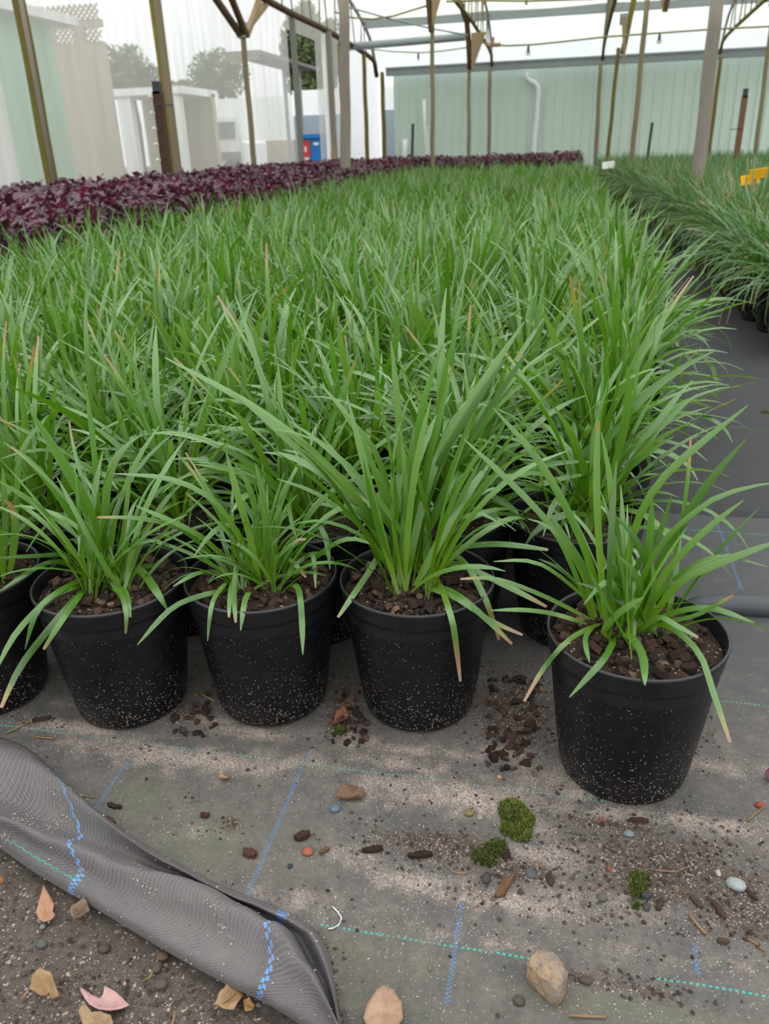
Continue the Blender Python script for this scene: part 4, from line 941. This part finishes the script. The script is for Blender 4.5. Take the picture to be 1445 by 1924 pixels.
def mass(name, label, parts, mt, cat, zb=.0):
    """the plants beyond the individually built ones, as one mass"""
    cache = {}; VS, FS, CS, off = [], [], [], 0
    for me, x, y, a, s in parts:
        if me.name not in cache:
            v = np.empty(len(me.vertices)*3, np.float32); me.vertices.foreach_get('co', v)
            c = np.empty(len(me.vertices)*4, np.float32); me.color_attributes['Col'].data.foreach_get('color', c)
            l = np.empty(len(me.loops), np.int32); me.loops.foreach_get('vertex_index', l)
            cache[me.name] = (v.reshape(-1, 3), c.reshape(-1, 4), l.reshape(-1, 4))
        v, c, l = cache[me.name]; ca, sa = math.cos(a)*s, math.sin(a)*s
        VS.append(np.stack([v[:, 0]*ca-v[:, 1]*sa+x, v[:, 0]*sa+v[:, 1]*ca+y, v[:, 2]*s+zb], 1)); FS.append(l+off); CS.append(c); off += len(v)
    if not VS: return None
    V = np.vstack(VS); Fq = np.vstack(FS); me = bpy.data.meshes.new(name)
    me.vertices.add(len(V)); me.vertices.foreach_set('co', V.ravel()); me.loops.add(Fq.size); me.loops.foreach_set('vertex_index', Fq.ravel())
    me.polygons.add(len(Fq)); me.polygons.foreach_set('loop_start', np.arange(0, Fq.size, 4, dtype=np.int32)); me.polygons.foreach_set('use_smooth', [True]*len(Fq))
    me.materials.append(mt); me.update(calc_edges=True)
    a = me.color_attributes.new('Col', 'FLOAT_COLOR', 'POINT'); a.data.foreach_set('color', np.vstack(CS).astype(np.float32).ravel())
    return tag(link(name, me), label, cat, None, 'stuff')
mass('far_green_foliage', 'mass of green strappy plants at the far end of the big bed', far_parts, M['leaf'], 'foliage', .0085)

# right bed: finer arching plants
FINE = [merge_mesh('foliage', [clump(PR, 8, 20, 8, (.20, .36), .0028, .172, .06, .10, 1.3, 78, (.1, .2, .3))], M['fine_leaf']) for k in range(5)]
FINE_EDGE = [merge_mesh('foliage', [clump(PR, 8, 20, 8, (.24, .42), .0028, .172, .06, .4, 1.5, 74, (.15, .25, .4))], M['fine_leaf']) for k in range(4)]
FINE_FAR = [merge_mesh('foliage', [clump(PR, 7, 14, 6, (.20, .35), .0038, .172, .06, .06, 1.25, 78, (.1, .2, .3))], M['fine_leaf']) for k in range(3)]
rgt = []
for row in range(0, 70):
    for colm in range(0, 16):
        x = .80-.22*float(smooth(7.5, 12, 1.75+.203*row))+.2*colm+.012*math.sin(row*1.9+colm); y = 1.75+.203*row+.012*math.sin(row*2.3+colm*1.7)
        if y > 16.3 or not in_view(x, y, .38, 130): continue
        if math.hypot(x-pP.location.x, y-pP.location.y) < .13 : continue
        rgt.append((y+.3*x, row, colm, x, y))
rgt.sort(); far_parts = []; EDGE0 = min(r_[1] for r_ in rgt if r_[2] == 0)
for i, (_, row, colm, x, y) in enumerate(rgt):
    if i < 290:
        new_potted('fine-leaved plant at the aisle edge of the right bed, %s pot from the front' % ORD[row-EDGE0+1] if colm == 0 and row-EDGE0 < 15 else 'one of the fine-leaved arching green plants crowding the right bed', x, y, 2 if colm == 0 and y < 6 else 1, rg_, None if colm == 0 and row-EDGE0 < 15 else 'fine-leaved plants crowding the right bed', 'potted_fine_liriope', rg_.choice(FINE_EDGE if colm == 0 else (FINE if y < 6 else FINE_FAR)))
    else: far_parts.append((rg_.choice(FINE_FAR), x, y, rg_.uniform(0, 6.28), rg_.uniform(.9, 1.12)))
mass('far_fine_foliage', 'mass of fine green plants at the far end of the right bed', far_parts, M['fine_leaf'], 'foliage', .0085)
# pale variegated plants at the far right corner
for k in range(3):
    p = atz(1432-12*k, 306-2*k, .45); b = MB(); cs = []
    t = thing('pale_plant', 'one of the pale silvery plants at the far right corner of the right bed', 'potted plant', (p[0], p[1], .0085), 0, 'pale plants at the far right corner')
    link('pot', POT_LOW, t)
    o = link('foliage', merge_mesh('foliage', [clump(PR, 6, 10, 5, (.22, .34), .005, .172, .05)], plain('pale_leaf', '#b7c4a6', .5)), t); tag(o, kind='stuff')

# purple bed
def purple_mesh(rng, n):
    v = []; f = []; c = []
    for i in range(n):
        a = rng.uniform(0, 6.28); rr = .15*math.sqrt(rng.random()); z = .30+.23*rng.random()**.6*(1-(rr/.2)**2*.5)
        az = a+rng.gauss(0, .8); el = rng.uniform(-.5, 1.0); L = rng.uniform(.038, .068); wd = L*rng.uniform(.20, .28)
        d = np.array([math.cos(el)*math.cos(az), math.cos(el)*math.sin(az), math.sin(el)]); s = np.array([-math.sin(az), math.cos(az), 0]); nn = np.cross(d, s)
        th = rng.gauss(0, .5); s2 = s*math.cos(th)+nn*math.sin(th); n2 = np.cross(d, s2)
        B = np.array([rr*math.cos(a), rr*math.sin(a), z]); k = len(v); cv = rng.random()*.9 if rng.random() > .012 else 1.0; dr = np.array([0, 0, -.15*L])
        for (t_, q) in ((0, .15), (.35, 1), (.7, .72)):
            m_ = B+d*L*t_+dr*t_*t_; v += [m_-s2*wd*q+n2*wd*.35*q, m_, m_+s2*wd*q+n2*wd*.35*q]
        tip = B+d*L*1.05+dr*1.2; v += [tip, tip, tip]
        for j in range(3):
            for e in (0, 1): f.append((k+3*j+e, k+3*j+e+1, k+3*j+e+4, k+3*j+e+3))
        c += [(cv, 0, 0, 1)]*12
    return MB().add(v, f).mesh('foliage', M['purple'], False, c)
PUR = [purple_mesh(PR, 190) for k in range(5)]
STEM = MB()
for k in range(7):
    a = k*.9; STEM.tube([(.03*math.cos(a), .03*math.sin(a), .16), (.07*math.cos(a), .07*math.sin(a), .32), (.09*math.cos(a), .09*math.sin(a), .46)], .003, 4)
STEM_ME = STEM.mesh('stems', M['purple'])
pl = []
for i in range(7):
    for j in range(46):
        x = -3.76+.26*i+.02*math.sin(j*2.3+i); y = 3.0+.27*j+.02*math.sin(i*2.1+j*1.7)
        if y < 15.0 and in_view(x, y, .5, 60): pl.append((y, x, y, 'left'))
for i in range(9):
    for j in range(9):
        x = -2.02+.25*i; y = 12.1+.27*j
        if in_view(x, y, .5): pl.append((y, x, y, 'far'))
pl.sort(); far_parts = []
for i, (_, x, y, blk) in enumerate(pl):
    if math.hypot(x-pG.location.x, y-pG.location.y) < .17: continue
    if i < 296:
        lab = ('one of the dark purple leafy plants filling the strip along the film wall', 'dark purple plants along the film wall') if blk == 'left' else ('one of the dark purple leafy plants in the far block before the green shed', 'dark purple plants in the far block')
        t = thing('purple_shrub', lab[0], 'potted plant', (x, y, .0085), 0, lab[1])
        link('pot', POT_LOW, t); link('stems', STEM_ME, t); o = link('foliage', rg_.choice(PUR), t); o.rotation_euler = (0, 0, rg_.uniform(0, 6.28)); q = rg_.uniform(.92, 1.1); o.scale = (q, q, q); tag(o, kind='stuff')
    else: far_parts.append((rg_.choice(PUR), x, y, rg_.uniform(0, 6.28), rg_.uniform(.9, 1.1)))
mass('far_purple_foliage', 'mass of dark purple plants farthest from the camera', far_parts, M['purple'], 'foliage', .0085)

# ------------------------------------------------------------------ debris on the mat and the dirt
def soil_top(x, y):
    if y > front_edge(x)-.004: return mat_z(x, y)
    return -.006+.0035*fbm(x, y, 9, 3)+.0028*fbm(x, y, 45, 3, 2)-.001
FB = np.array([[atz(px, py, z) for px, py in row] for row, z in zip(FOLD['r'], FOLD['z'])])
def on_fold(x, y):
    """True where the folded corner lies"""
    lo = np.interp(x, FB[0, :, 0], FB[0, :, 1]); hi = np.interp(x, FB[6, :, 0], FB[6, :, 1]); return x < -.145 and lo-.004 < y < hi+.004
def spot(px, py):
    p = atz(px, py, .003); return p[0], p[1], soil_top(p[0], p[1])
dr = random.Random(9)
ICO = None
def stone_mesh(rg, sx_, sy_, sz_, mt, det=2, rough=.25):
    import bmesh as _b
    bm = _b.new(); _b.ops.create_icosphere(bm, subdivisions=det, radius=1.0); se = rg.uniform(0, 99)
    for v_ in bm.verts:
        q = v_.co.copy(); k = 1+rough*mnoise.noise(q*1.3+Vector((se, 0, 0)))+rough*.4*mnoise.noise(q*3+Vector((0, se, 0)))
        v_.co = Vector((q.x*k*sx_, q.y*k*sy_, max(q.z, -.6)*k*sz_))
    me = bpy.data.meshes.new('stone'); bm.to_mesh(me); bm.free(); me.materials.append(mt); me.polygons.foreach_set('use_smooth', [det > 1]*len(me.polygons)); return me
def put(name, me, label, cat, px, py, rz=0, dz=0.0, tilt=0):
    x, y, z = spot(px, py); o = link(name, me, None, (x, y, z+dz)); o.rotation_euler = (tilt, 0, rz); return tag(o, label, cat)
def rock(px, py, wpx, hpx, col, label, rz=0, det=2, name='pebble', cat='stone', rough=.25):
    x, y, z = spot(px, py); d = float((np.array([x, y, z])-CP)@fw); a = wpx/2*d/F_PX; c = hpx/2*d/F_PX*1.25; zz_ = min(a, c)*.62
    return put(name, stone_mesh(dr, a, c, zz_, plain('stone_tone', col, .8, .3, 220, .3, .4, k=.55), det, rough), label, cat, px, py, rz, zz_*.45)
def stone_big():
    g = G('granite'); v = g.co(); n = g.noise(v, 60, 5, .7); n2 = g.noise(v, 320, 3)
    c = g.mix(g.ramp(n, (.4, 0), (.62, 1)), tuple(.56*x for x in srgb('#b89a78')), tuple(.5*x for x in srgb('#968d86'))); c = g.mix(g.ramp(n2, (.58, 0), (.68, .7)), c, tuple(.5*x for x in srgb('#5f5750'))); g.fin(c, .85, .25, g.bump(n2, .4, .002))
    x, y, z = spot(1028, 1853); b = MB(); d = .50/F_PX
    out = [(990, 1822), (1003, 1806), (1022, 1802), (1040, 1812), (1058, 1829), (1065, 1848), (1062, 1872), (1050, 1888), (1033, 1884), (1018, 1866), (1000, 1850), (988, 1838)]
    P = [np.array(atz(px, py, .008)) for px, py in out]; c_ = sum(P)/len(P); v = []; f = []; n = len(P)
    for sc, zz_ in ((.86, -.012), (1.0, -.004), (1.0, .004), (.86, .012), (.5, .0165)):
        for i, p_ in enumerate(P): v.append(((p_-c_)[0]*sc, (p_-c_)[1]*sc, zz_+.0016*math.sin(i*2.3+sc*9)))
    v.append((0, 0, .017))
    for j in range(4):
        for i in range(n): f.append((j*n+i, j*n+(i+1) % n, (j+1)*n+(i+1) % n, (j+1)*n+i))
    for i in range(n): f.append((4*n+i, 4*n+(i+1) % n, 5*n))
    # points run clockwise or not: normals fixed by recalculation
    me = MB().add(v, f).mesh('stone', g.m, True)
    import bmesh as _b
    bm = _b.new(); bm.from_mesh(me); _b.ops.recalc_face_normals(bm, faces=bm.faces); _b.ops.subdivide_edges(bm, edges=bm.edges, cuts=1, use_grid_fill=True, smooth=0.0); bm.to_mesh(me); bm.free(); me.polygons.foreach_set('use_smooth', [False]*len(me.polygons))
    for v_ in me.vertices: v_.co += Vector((1, .6, .8))*(.0016*mnoise.noise(v_.co*110))
    tag(link('stone', me, None, (c_[0], c_[1], mat_z(c_[0], c_[1])+.010)), 'large angular beige speckled stone lying on the mat at lower right', 'stone')
stone_big()
rock(630, 1522, 19, 16, '#6f7d88', 'small blue grey pebble beside the curled dry leaf'); rock(578, 1603, 21, 16, '#b2674b', 'orange brick-coloured pebble in the middle of the mat'); rock(545, 1627, 10, 10, '#39414a', 'small black pebble below the orange pebble')
rock(997, 1645, 20, 24, '#5d6166', 'flat slate grey stone right of the wood splinter', .4); rock(1033, 1657, 15, 24, '#3e312a', 'narrow dark brown stone right of the slate stone', .3); rock(1382, 1667, 36, 26, '#a9b3b0', 'pale blue white stone on the dark soil at the right', -.5)
rock(913, 1652, 18, 20, '#4a4644', 'dark grey stone under the lower moss clump'); rock(1130, 1690, 20, 16, '#67635f', 'grey stone on the soil left of the yellowish moss'); rock(1214, 1708, 16, 16, '#4c4a49', 'dark stone at the foot of the yellowish moss')
rock(902, 1538, 13, 13, '#a69b89', 'round beige pebble left of the upper moss clump'); rock(881, 1531, 20, 13, '#8d7c52', 'ochre pebble farthest left of the upper moss clump'); rock(938, 1463, 10, 8, '#c2a27b', 'tiny tan pebble on the sand below the lone pot')
rock(975, 1881, 24, 18, '#5c5048', 'brown flat stone left of the large beige stone'); rock(1181, 1572, 20, 13, '#878f91', 'grey pebble on the sand right of the upper moss'); rock(1349, 1645, 10, 14, '#b9b6a6', 'small white pebble left of the pale blue stone')
rock(1131, 1546, 9, 9, '#a8523b', 'tiny red pebble on the sand under the lone pot'); rock(1144, 1636, 9, 9, '#b0452f', 'tiny bright red pebble left of the yellowish moss'); rock(1427, 1514, 18, 12, '#a04a33', 'red chip near the right edge of the mat')
rock(303, 1785, 26, 20, '#6b5848', 'brown lump below the fold beside the straw', .3); rock(300, 1838, 28, 18, '#5f544b', 'grey brown clod right of the pink leaf', .6); rock(293, 1808, 20, 18, '#5a5048', 'round dirt clod beside the bent straw')
rock(78, 1733, 12, 10, '#7d8688', 'tiny grey pebble under the orange brown leaf'); rock(76, 1765, 20, 16, '#62635f', 'grey pebble on the dirt below the orange brown leaf'); rock(192, 1770, 24, 16, '#544a41', 'flat dirt clod left of the fold on the bare ground')
rock(617, 1845, 20, 30, '#4d4039', 'brown clod lying beside the end of the fold', 0); rock(1100, 1847, 30, 14, '#5d5048', 'crumbly brown clod right of the large beige stone')
def chip_thing(px, py, lpx, wpx, rz, label, col='#4a332a', name='bark_piece'):
    x, y, z = spot(px, py); d = float((np.array([x, y, z])-CP)@fw)/F_PX; b = MB(); n = 6; L_, W_ = lpx*d, wpx*d; v = []; f = []
    H_ = max(.003, W_*.45); rg = random.Random(px)
    for i in range(n):
        t = i/(n-1)-.5; ww = W_/2*(1-.5*abs(2*t)**3)*rg.uniform(.8, 1.15); off = rg.uniform(-.12, .12)*W_
        for (qx, qz) in ((-1, 0), (-.8, 1), (.1, 1.25), (.85, .9), (1, 0), (0, -.2)): v.append((t*L_, off+qx*ww, qz*H_*rg.uniform(.8, 1.15)))
    for i in range(n-1):
        for k in range(6): f.append((i*6+k, i*6+(k+1) % 6, (i+1)*6+(k+1) % 6, (i+1)*6+k))
    f += [tuple(range(6)), tuple((n-1)*6+k for k in range(6))[::-1]]
    me = b.add(v, f).mesh('bark_piece', plain('bark_tone', col, .85, .4, 160, .2, .5, (.2, 1, 1), 0.0, .5))
    return put(name, me, label, 'wood chip', px, py, rz, .0006)
chip_thing(948, 1670, 62, 20, 1.15, 'brown wood splinter standing out below the lower moss clump', '#7a5a40', 'wood_splinter'); chip_thing(568, 1574, 30, 20, .6, 'dark bark piece in the middle of the mat', '#4a342a'); chip_thing(470, 1606, 28, 18, -.4, 'reddish brown bark piece left of the orange pebble', '#5d4136')
chip_thing(386, 1536, 16, 13, .3, 'small round bark piece on the left half of the mat', '#50362b'); chip_thing(215, 1514, 30, 11, -.1, 'flat bark piece beside the thin curved straw', '#3e2f27'); chip_thing(206, 1541, 26, 12, -.3, 'reddish bark sliver next to the fold', '#62453a'); chip_thing(80, 1357, 34, 11, .5, 'dark bark sliver at the foot of the second pot, far left', '#453730')
chip_thing(610, 1602, 20, 12, .8, 'tan bark bit right of the orange pebble', '#6f5a44'); chip_thing(952, 1612, 26, 12, 1.3, 'upright dark bark bit between the two moss clumps', '#3b2c25'); chip_thing(700, 1600, 40, 14, .3, 'dark bark strip at the left end of the soil patch', '#35281f'); chip_thing(790, 1612, 46, 14, .25, 'dark bark strip in the middle of the soil patch', '#33261e')
chip_thing(75, 1470, 12, 9, .3, 'tiny bark crumb near the top of the fold', '#4d3b31'); chip_thing(1238, 1706, 26, 12, 1.2, 'dark bark piece right of the yellowish moss', '#4b3d34'); chip_thing(1405, 1680, 46, 10, -1.0, 'long dark bark strip below the pale blue stone', '#473830'); chip_thing(1350, 1715, 40, 14, -1.1, 'brown bark strip at the lower right of the soil', '#4e3d33')
chip_thing(1200, 1547, 34, 12, .1, 'bark piece at the foot of the lone pot', '#4a372d'); chip_thing(1215, 1690, 20, 14, .2, 'small slate coloured chip below the yellowish moss', '#4a4a4c'); chip_thing(1357, 1777, 22, 11, .1, 'small bark chip at the lower right edge of the soil', '#5a4a3e'); chip_thing(1308, 1700, 30, 12, -.8, 'brown bark chip left of the long dark strip', '#55443a')
def tube_thing(name, label, cat, pts, r, mt, lift=.002):
    P = []
    for px, py in pts:
        x, y, z = spot(px, py); P.append((x, y, z+r+lift*.5))
    o = np.array(P[0]); ob = MB().tube([np.array(p)-o for p in P], r, 6).build(name, mt, None, True, None, tuple(o)); return tag(ob, label, cat)
tube_thing('thread', 'short curved white thread lying on the mat', 'thread', [(625, 1706), (635, 1716), (642, 1728), (637, 1740), (626, 1746), (617, 1747)], .0006, M['thread'])
for lab, pts, r in (('straw at the far left beside the dark bark sliver', [(10, 1382), (35, 1372), (58, 1362)], .0011), ('second straw just right of the far left straw', [(66, 1388), (85, 1390), (102, 1391)], .0012), ('thin curved straw at the left of the mat', [(148, 1500), (165, 1497), (185, 1500)], .0005),
                    ('short upright straw by the dark stain', [(432, 1558), (435, 1548), (437, 1540)], .0006), ('long bent straw on the dirt under the fold', [(264, 1834), (280, 1826), (292, 1800), (300, 1786)], .001), ('straw at the bottom edge on the bare dirt', [(318, 1924), (323, 1905), (327, 1890)], .0011),
                    ('straw lying along the bottom edge below the large stone', [(1068, 1911), (1100, 1913), (1138, 1914)], .0011), ('pale thread across the lower moss clump', [(893, 1594), (905, 1589), (925, 1588), (948, 1590)], .0006), ('pale curved root left of the lower moss', [(832, 1624), (850, 1640), (866, 1645), (882, 1643)], .0006),
                    ('long pale root right of the yellowish moss', [(1215, 1640), (1240, 1646), (1270, 1646), (1290, 1637)], .0006), ('brown straw at the lower right edge', [(1395, 1768), (1415, 1780), (1438, 1794)], .0009), ('twig leaning at the lower right of the soil', [(1293, 1722), (1308, 1742), (1325, 1763)], .0013),
                    ('straw at the right edge of the mat', [(1405, 1545), (1420, 1530), (1436, 1518)], .0008), ('tiny straw at the right of the beige mat area', [(808, 1815), (808, 1825)], .001), ('straw across the sand behind the front pots', [(372, 1306), (390, 1315), (405, 1322)], .0012)):
    tube_thing('straw', lab, 'straw', pts, r, M['straw'])
# fallen leaves
def fallen(label, out, col, col2, curl=.006, fold=.0, dz=.004, mid=None, name='fallen_leaf', seed=1):
    P = [np.array(atz(px, py, .006)) for px, py in out]; c_ = sum(P)/len(P); n = len(P); v = []; f = []; rg = random.Random(seed); base = soil_top(c_[0], c_[1])
    ax = P[0]-P[n//2]; ax /= np.linalg.norm(ax); sd = np.array([-ax[1], ax[0], 0]); scl_ = max(np.linalg.norm(p-c_) for p in P)
    rings = (1.0, .75, .5, .25)
    for sc in rings:
        for i in range(n):
            for h in (0, .5):
                p = (P[i]*(1-h)+P[(i+1) % n]*h-c_)*sc; q = (p@sd)/scl_; a_ = (p@ax)/scl_
                v.append((p[0], p[1], abs(q)*fold+curl*(a_*a_)+curl*.5*math.sin(q*4+seed)+curl*.25*mnoise.noise(Vector((p[0]*90, p[1]*90, seed)))))
    m_ = 2*n
    v.append((0, 0, 0.0))
    for j in range(3):
        for i in range(m_): f.append((j*m_+i, j*m_+(i+1) % m_, (j+1)*m_+(i+1) % m_, (j+1)*m_+i))
    for i in range(m_): f.append((3*m_+i, 3*m_+(i+1) % m_, 4*m_))
    g = G('dry_leaf'); nn = g.noise(g.co(), 90, 5, .65); n3 = g.noise(g.co(), 420, 2)
    c = g.mix(g.ramp(nn, (.38, 0), (.66, 1)), tuple(.62*x for x in srgb(col)), tuple(.6*x for x in srgb(col2))); c = g.mix(g.ramp(n3, (.64, 0), (.74, .7)), c, (.035, .018, .011)); g.fin(c, .6, .3, g.bump(nn, .3, .002))
    t = thing(name, label, 'leaf', (c_[0], c_[1], base+dz))
    b = MB().add(v, f).build('blade', g.m, t, True); so = b.modifiers.new('thick', 'SOLIDIFY'); so.thickness = .0005
    if mid:
        a_, d_ = [np.array(atz(*q, .006))-c_ for q in mid]
        MB().tube([a_+np.array([0, 0, .001+fold*.05]), (a_+d_)/2+np.array([0, 0, .0014]), d_+np.array([0, 0, .001])], [.0009, .0007, .0003], 5).build('midrib', plain('midrib', col2, .6), t, True)
    return t
fallen('pointed orange brown leaf on the dirt at the left', [(82, 1663), (93, 1681), (101, 1694), (98, 1708), (103, 1716), (97, 1724), (80, 1728), (72, 1722), (66, 1710), (72, 1686)], '#b98d72', '#a67758', .004, .010, .005, [(90, 1727), (83, 1672)], seed=2)
fallen('crumpled brown leaf right of the pointed orange brown leaf', [(134, 1724), (138, 1706), (153, 1699), (166, 1702), (170, 1714), (160, 1727), (146, 1733)], '#8d7661', '#6b5344', .009, .012, .007, None, seed=3)
fallen('curled tan leaf at the lower left, left of the pink leaf', [(52, 1849), (60, 1835), (78, 1826), (97, 1830), (103, 1846), (111, 1862), (109, 1878), (101, 1872), (97, 1856), (88, 1852), (72, 1856)], '#ab8c62', '#8f6f49', .010, .014, .006, [(52, 1849), (36, 1866)], seed=4)
fallen('pink leaf with a bite out of its edge on the dirt', [(145, 1846), (158, 1853), (166, 1862), (182, 1866), (190, 1858), (195, 1845), (215, 1854), (230, 1868), (242, 1882), (226, 1890), (204, 1894), (184, 1892), (166, 1880), (156, 1866)], '#c9a19c', '#bd8f8c', .005, .006, .004, None, seed=5)
fallen('tan leaf leaning on the fold at the bottom', [(400, 1886), (412, 1862), (428, 1850), (446, 1853), (458, 1864), (452, 1880), (440, 1898), (420, 1899)], '#b2926a', '#94734d', .006, .008, .006, [(402, 1888), (446, 1856)], seed=6)
fallen('small tan leaf piece right of the tan leaf by the fold', [(456, 1874), (468, 1868), (478, 1882), (474, 1894), (460, 1895)], '#b0834f', '#8f673a', .003, .006, .004, None, seed=7)
fallen('large tan leaf cut by the bottom edge in the middle', [(683, 1926), (690, 1898), (708, 1872), (722, 1864), (740, 1872), (755, 1894), (758, 1926), (735, 1960), (700, 1958)], '#b8977e', '#a07d64', .004, .010, .006, [(716, 1950), (722, 1868)], seed=8)
fallen('tan leaf at the bottom edge below the pink leaf', [(148, 1904), (160, 1890), (172, 1902), (190, 1900), (208, 1908), (214, 1924), (190, 1940), (160, 1936)], '#a68a68', '#866a4b', .006, .010, .006, None, seed=9)
fallen('curled dried brown leaf beside the blue grey pebble', [(632, 1500), (640, 1488), (662, 1486), (684, 1491), (688, 1500), (676, 1506), (655, 1504), (640, 1506)], '#7d5e43', '#4e3a2b', .005, .010, .003, [(655, 1504), (684, 1494)], seed=10)
fallen('orange brown leaf on the soil between two front pots', [(625, 1366), (632, 1348), (648, 1336), (657, 1346), (655, 1360), (640, 1366)], '#9b5f3f', '#7d4a31', .005, .008, .006, None, seed=11)
fallen('tiny tan leaf scrap on the sandy strip of the mat', [(410, 1463), (416, 1458), (430, 1461), (434, 1466), (424, 1468)], '#b2895c', '#8f6a44', .003, .004, .003, None, seed=12)
fallen('purple leaf at the right edge of the mat', [(1438, 1450), (1446, 1446), (1454, 1455), (1450, 1470), (1440, 1468)], '#7a2a58', '#5a1c40', .003, .004, .003, None, seed=13)
fallen('tan scrap at the left edge of the dirt', [(-4, 1640), (3, 1643), (5, 1652), (-3, 1656)], '#a8663c', '#8a502f', .003, .003, .004, None, seed=14)
# moss
def moss(label, blobs, n, tone, seed):
    rg = random.Random(seed); x0, y0, z0 = spot(*blobs[0][:2]); t = thing('moss_clump', label, 'moss', (x0, y0, z0)); v = []; f = []; c = []; b2 = MB()
    for bi, (px, py, rx, ry) in enumerate(blobs):
        x, y, z = spot(px, py); d = float((np.array([x, y, z])-CP)@fw)/F_PX; RX, RY = rx*d, ry*d*1.5; hh = min(RX, RY)*.55
        vv = []; ff = []
        for i in range(6):
            for k in range(14):
                a = 6.283*k/14; q = 1-i/5; jj = 1+.25*mnoise.noise(Vector((math.cos(a)*2+seed, math.sin(a)*2, bi))); vv.append((x-x0+RX*q*math.cos(a)*jj, y-y0+RY*q*math.sin(a)*jj, z-z0-.002+hh*.8*math.sqrt(max(0, 1-q*q))))
        for i in range(5):
            for k in range(14): ff.append((i*14+k, i*14+(k+1) % 14, (i+1)*14+(k+1) % 14, (i+1)*14+k))
        b2.add(vv, ff)
        for i in range(int(n*rx*ry)):
            a = rg.uniform(0, 6.28); q = math.sqrt(rg.random()); px_, py_ = x-x0+RX*q*math.cos(a), y-y0+RY*q*math.sin(a); pz = z-z0-.001+hh*.8*math.sqrt(1-q*q)
            for e in range(3):
                az = rg.uniform(0, 6.28); el = rg.uniform(.3, 1.4); L_ = rg.uniform(.0025, .006); w_ = .0008
                dx, dy, dz_ = L_*math.cos(el)*math.cos(az), L_*math.cos(el)*math.sin(az), L_*math.sin(el); k = len(v)
                v += [(px_-w_*math.sin(az), py_+w_*math.cos(az), pz), (px_+w_*math.sin(az), py_-w_*math.cos(az), pz), (px_+dx, py_+dy, pz+dz_)]; f.append((k, k+1, k+2)); q_ = min(1, max(0, rg.gauss(tone, .25))); c += [(q_*.6, 0, 0, 1)]*2+[(q_, 0, 0, 1)]
    b2.build('moss_cushion', M['moss'], t, True, [(tone*.22, 0, 0, 1)]*len(b2.v)); tag(MB().add(v, f).build('moss_fronds', M['moss'], t, False, c), kind='stuff')
moss('bright green moss clump on the mat below the lone pot', [(962, 1530, 26, 18), (985, 1545, 20, 16), (978, 1568, 22, 16), (955, 1558, 16, 12)], 1.0, .62, 1)
moss('brownish green moss clump just left of and below the bright one', [(930, 1600, 22, 14), (905, 1615, 18, 14), (940, 1590, 14, 8), (915, 1625, 18, 8)], .9, .33, 2)
moss('yellowish moss clump on the dark soil at the right', [(1200, 1652, 18, 10), (1196, 1675, 14, 14), (1206, 1664, 12, 10), (1194, 1705, 8, 6)], .9, .42, 3)
moss('tiny green moss tuft beside the orange brown leaf between the pots', [(640, 1376, 12, 8)], .9, .5, 4)
moss('small green weed tuft at the right edge of the aisle', [(1440, 778, 14, 8)], .9, .6, 5)
# bark mulch fallen between the front pots
for lab, n_, rg_x, rg_y in (('dark bark chips spilled between the tallest plant and the lone forward pot', 110, (915, 1020), (1270, 1450)), ('dark bark chips spilled between the third and the tallest front pots', 46, (626, 690), (1300, 1400)), ('dark bark chips spilled between the second and third front pots', 34, (325, 410), (1290, 1390))):
    x, y, z = spot(sum(rg_x)/2, sum(rg_y)/2); t = thing('spilled_bark', lab, 'bark mulch', (x, y, z))
    for k in range(n_):
        cx, cy, cz = spot(dr.uniform(*rg_x), dr.uniform(*rg_y))
        if any(math.hypot(cx-h.location.x, cy-h.location.y) < .084 for h in H.values()): continue
        o = link('bark_chip', dr.choice(CHIPS), t, (cx-x, cy-y, cz-z+.002)); o.rotation_euler = (dr.gauss(0, .3), dr.gauss(0, .3), dr.uniform(0, 6.28)); q = dr.uniform(.4, 1.1); o.scale = (q, q, q)
# grit, crumbs: uncountable grains
def grains(name, label, n, smin, smax, mt, dens, seed, region, cat):
    rg = np.random.default_rng(seed); rp = random.Random(seed); V = []; F_ = []; C = []; tries = 0; k = 0
    while k < n and tries < n*40:
        tries += 1; px, py = rp.uniform(*region[0]), rp.uniform(*region[1]); p = atz(px, py, .002); x, y = p[0], p[1]
        if on_fold(x, y): continue
        if rp.random() > dens(x, y): continue
        z = soil_top(x, y)
        s = smin+(smax-smin)*rp.random()**2.5; o = len(V)
        pts_ = np.array([(1, 0, .1), (0, 1, -.1), (-1, 0, .1), (0, -1, -.1), (.1, .1, .75), (0, 0, -.7)])*s*rg.uniform(.6, 1.25, (6, 1)); a = rp.uniform(0, 6.28); ca, sa = math.cos(a), math.sin(a)
        for q in pts_: V.append((q[0]*ca-q[1]*sa+x, q[0]*sa+q[1]*ca+y, q[2]+z+s*.3))
        F_ += [(o+i_, o+(i_+1) % 4, o+4) for i_ in range(4)]+[(o+(i_+1) % 4, o+i_, o+5) for i_ in range(4)]; cv = rp.random(); C += [(cv, 0, 0, 1)]*6; k += 1
    return tag(MB().add(V, F_).build(name, mt, None, False, C), label, cat, None, 'stuff')
def dens_grit(x, y):
    d = dirt_at(x, y); e = .10 if y > front_edge(x) else .15
    return min(1.0, e+d[0]*.9+d[1]*.30)*(.5+.8*max(0, fbm(x, y, 20, 2)+.4))
def dens_crumb(x, y):
    d = dirt_at(x, y); e = .008 if y > front_edge(x) else .25
    return min(1.0, e+d[1]*1.1+d[0]*.12)
grains('grit', 'pale sand and grit grains scattered over the mat and dirt', 42000, .00025, .0009, M['grit'], dens_grit, 4, ((-20, 1465), (1260, 1924)), 'grit')
grains('soil_crumbs', 'dark crumbs of potting mix scattered over the mat and dirt', 6500, .0005, .0030, M['crumb'], dens_crumb, 5, ((-20, 1465), (1240, 1924)), 'soil')
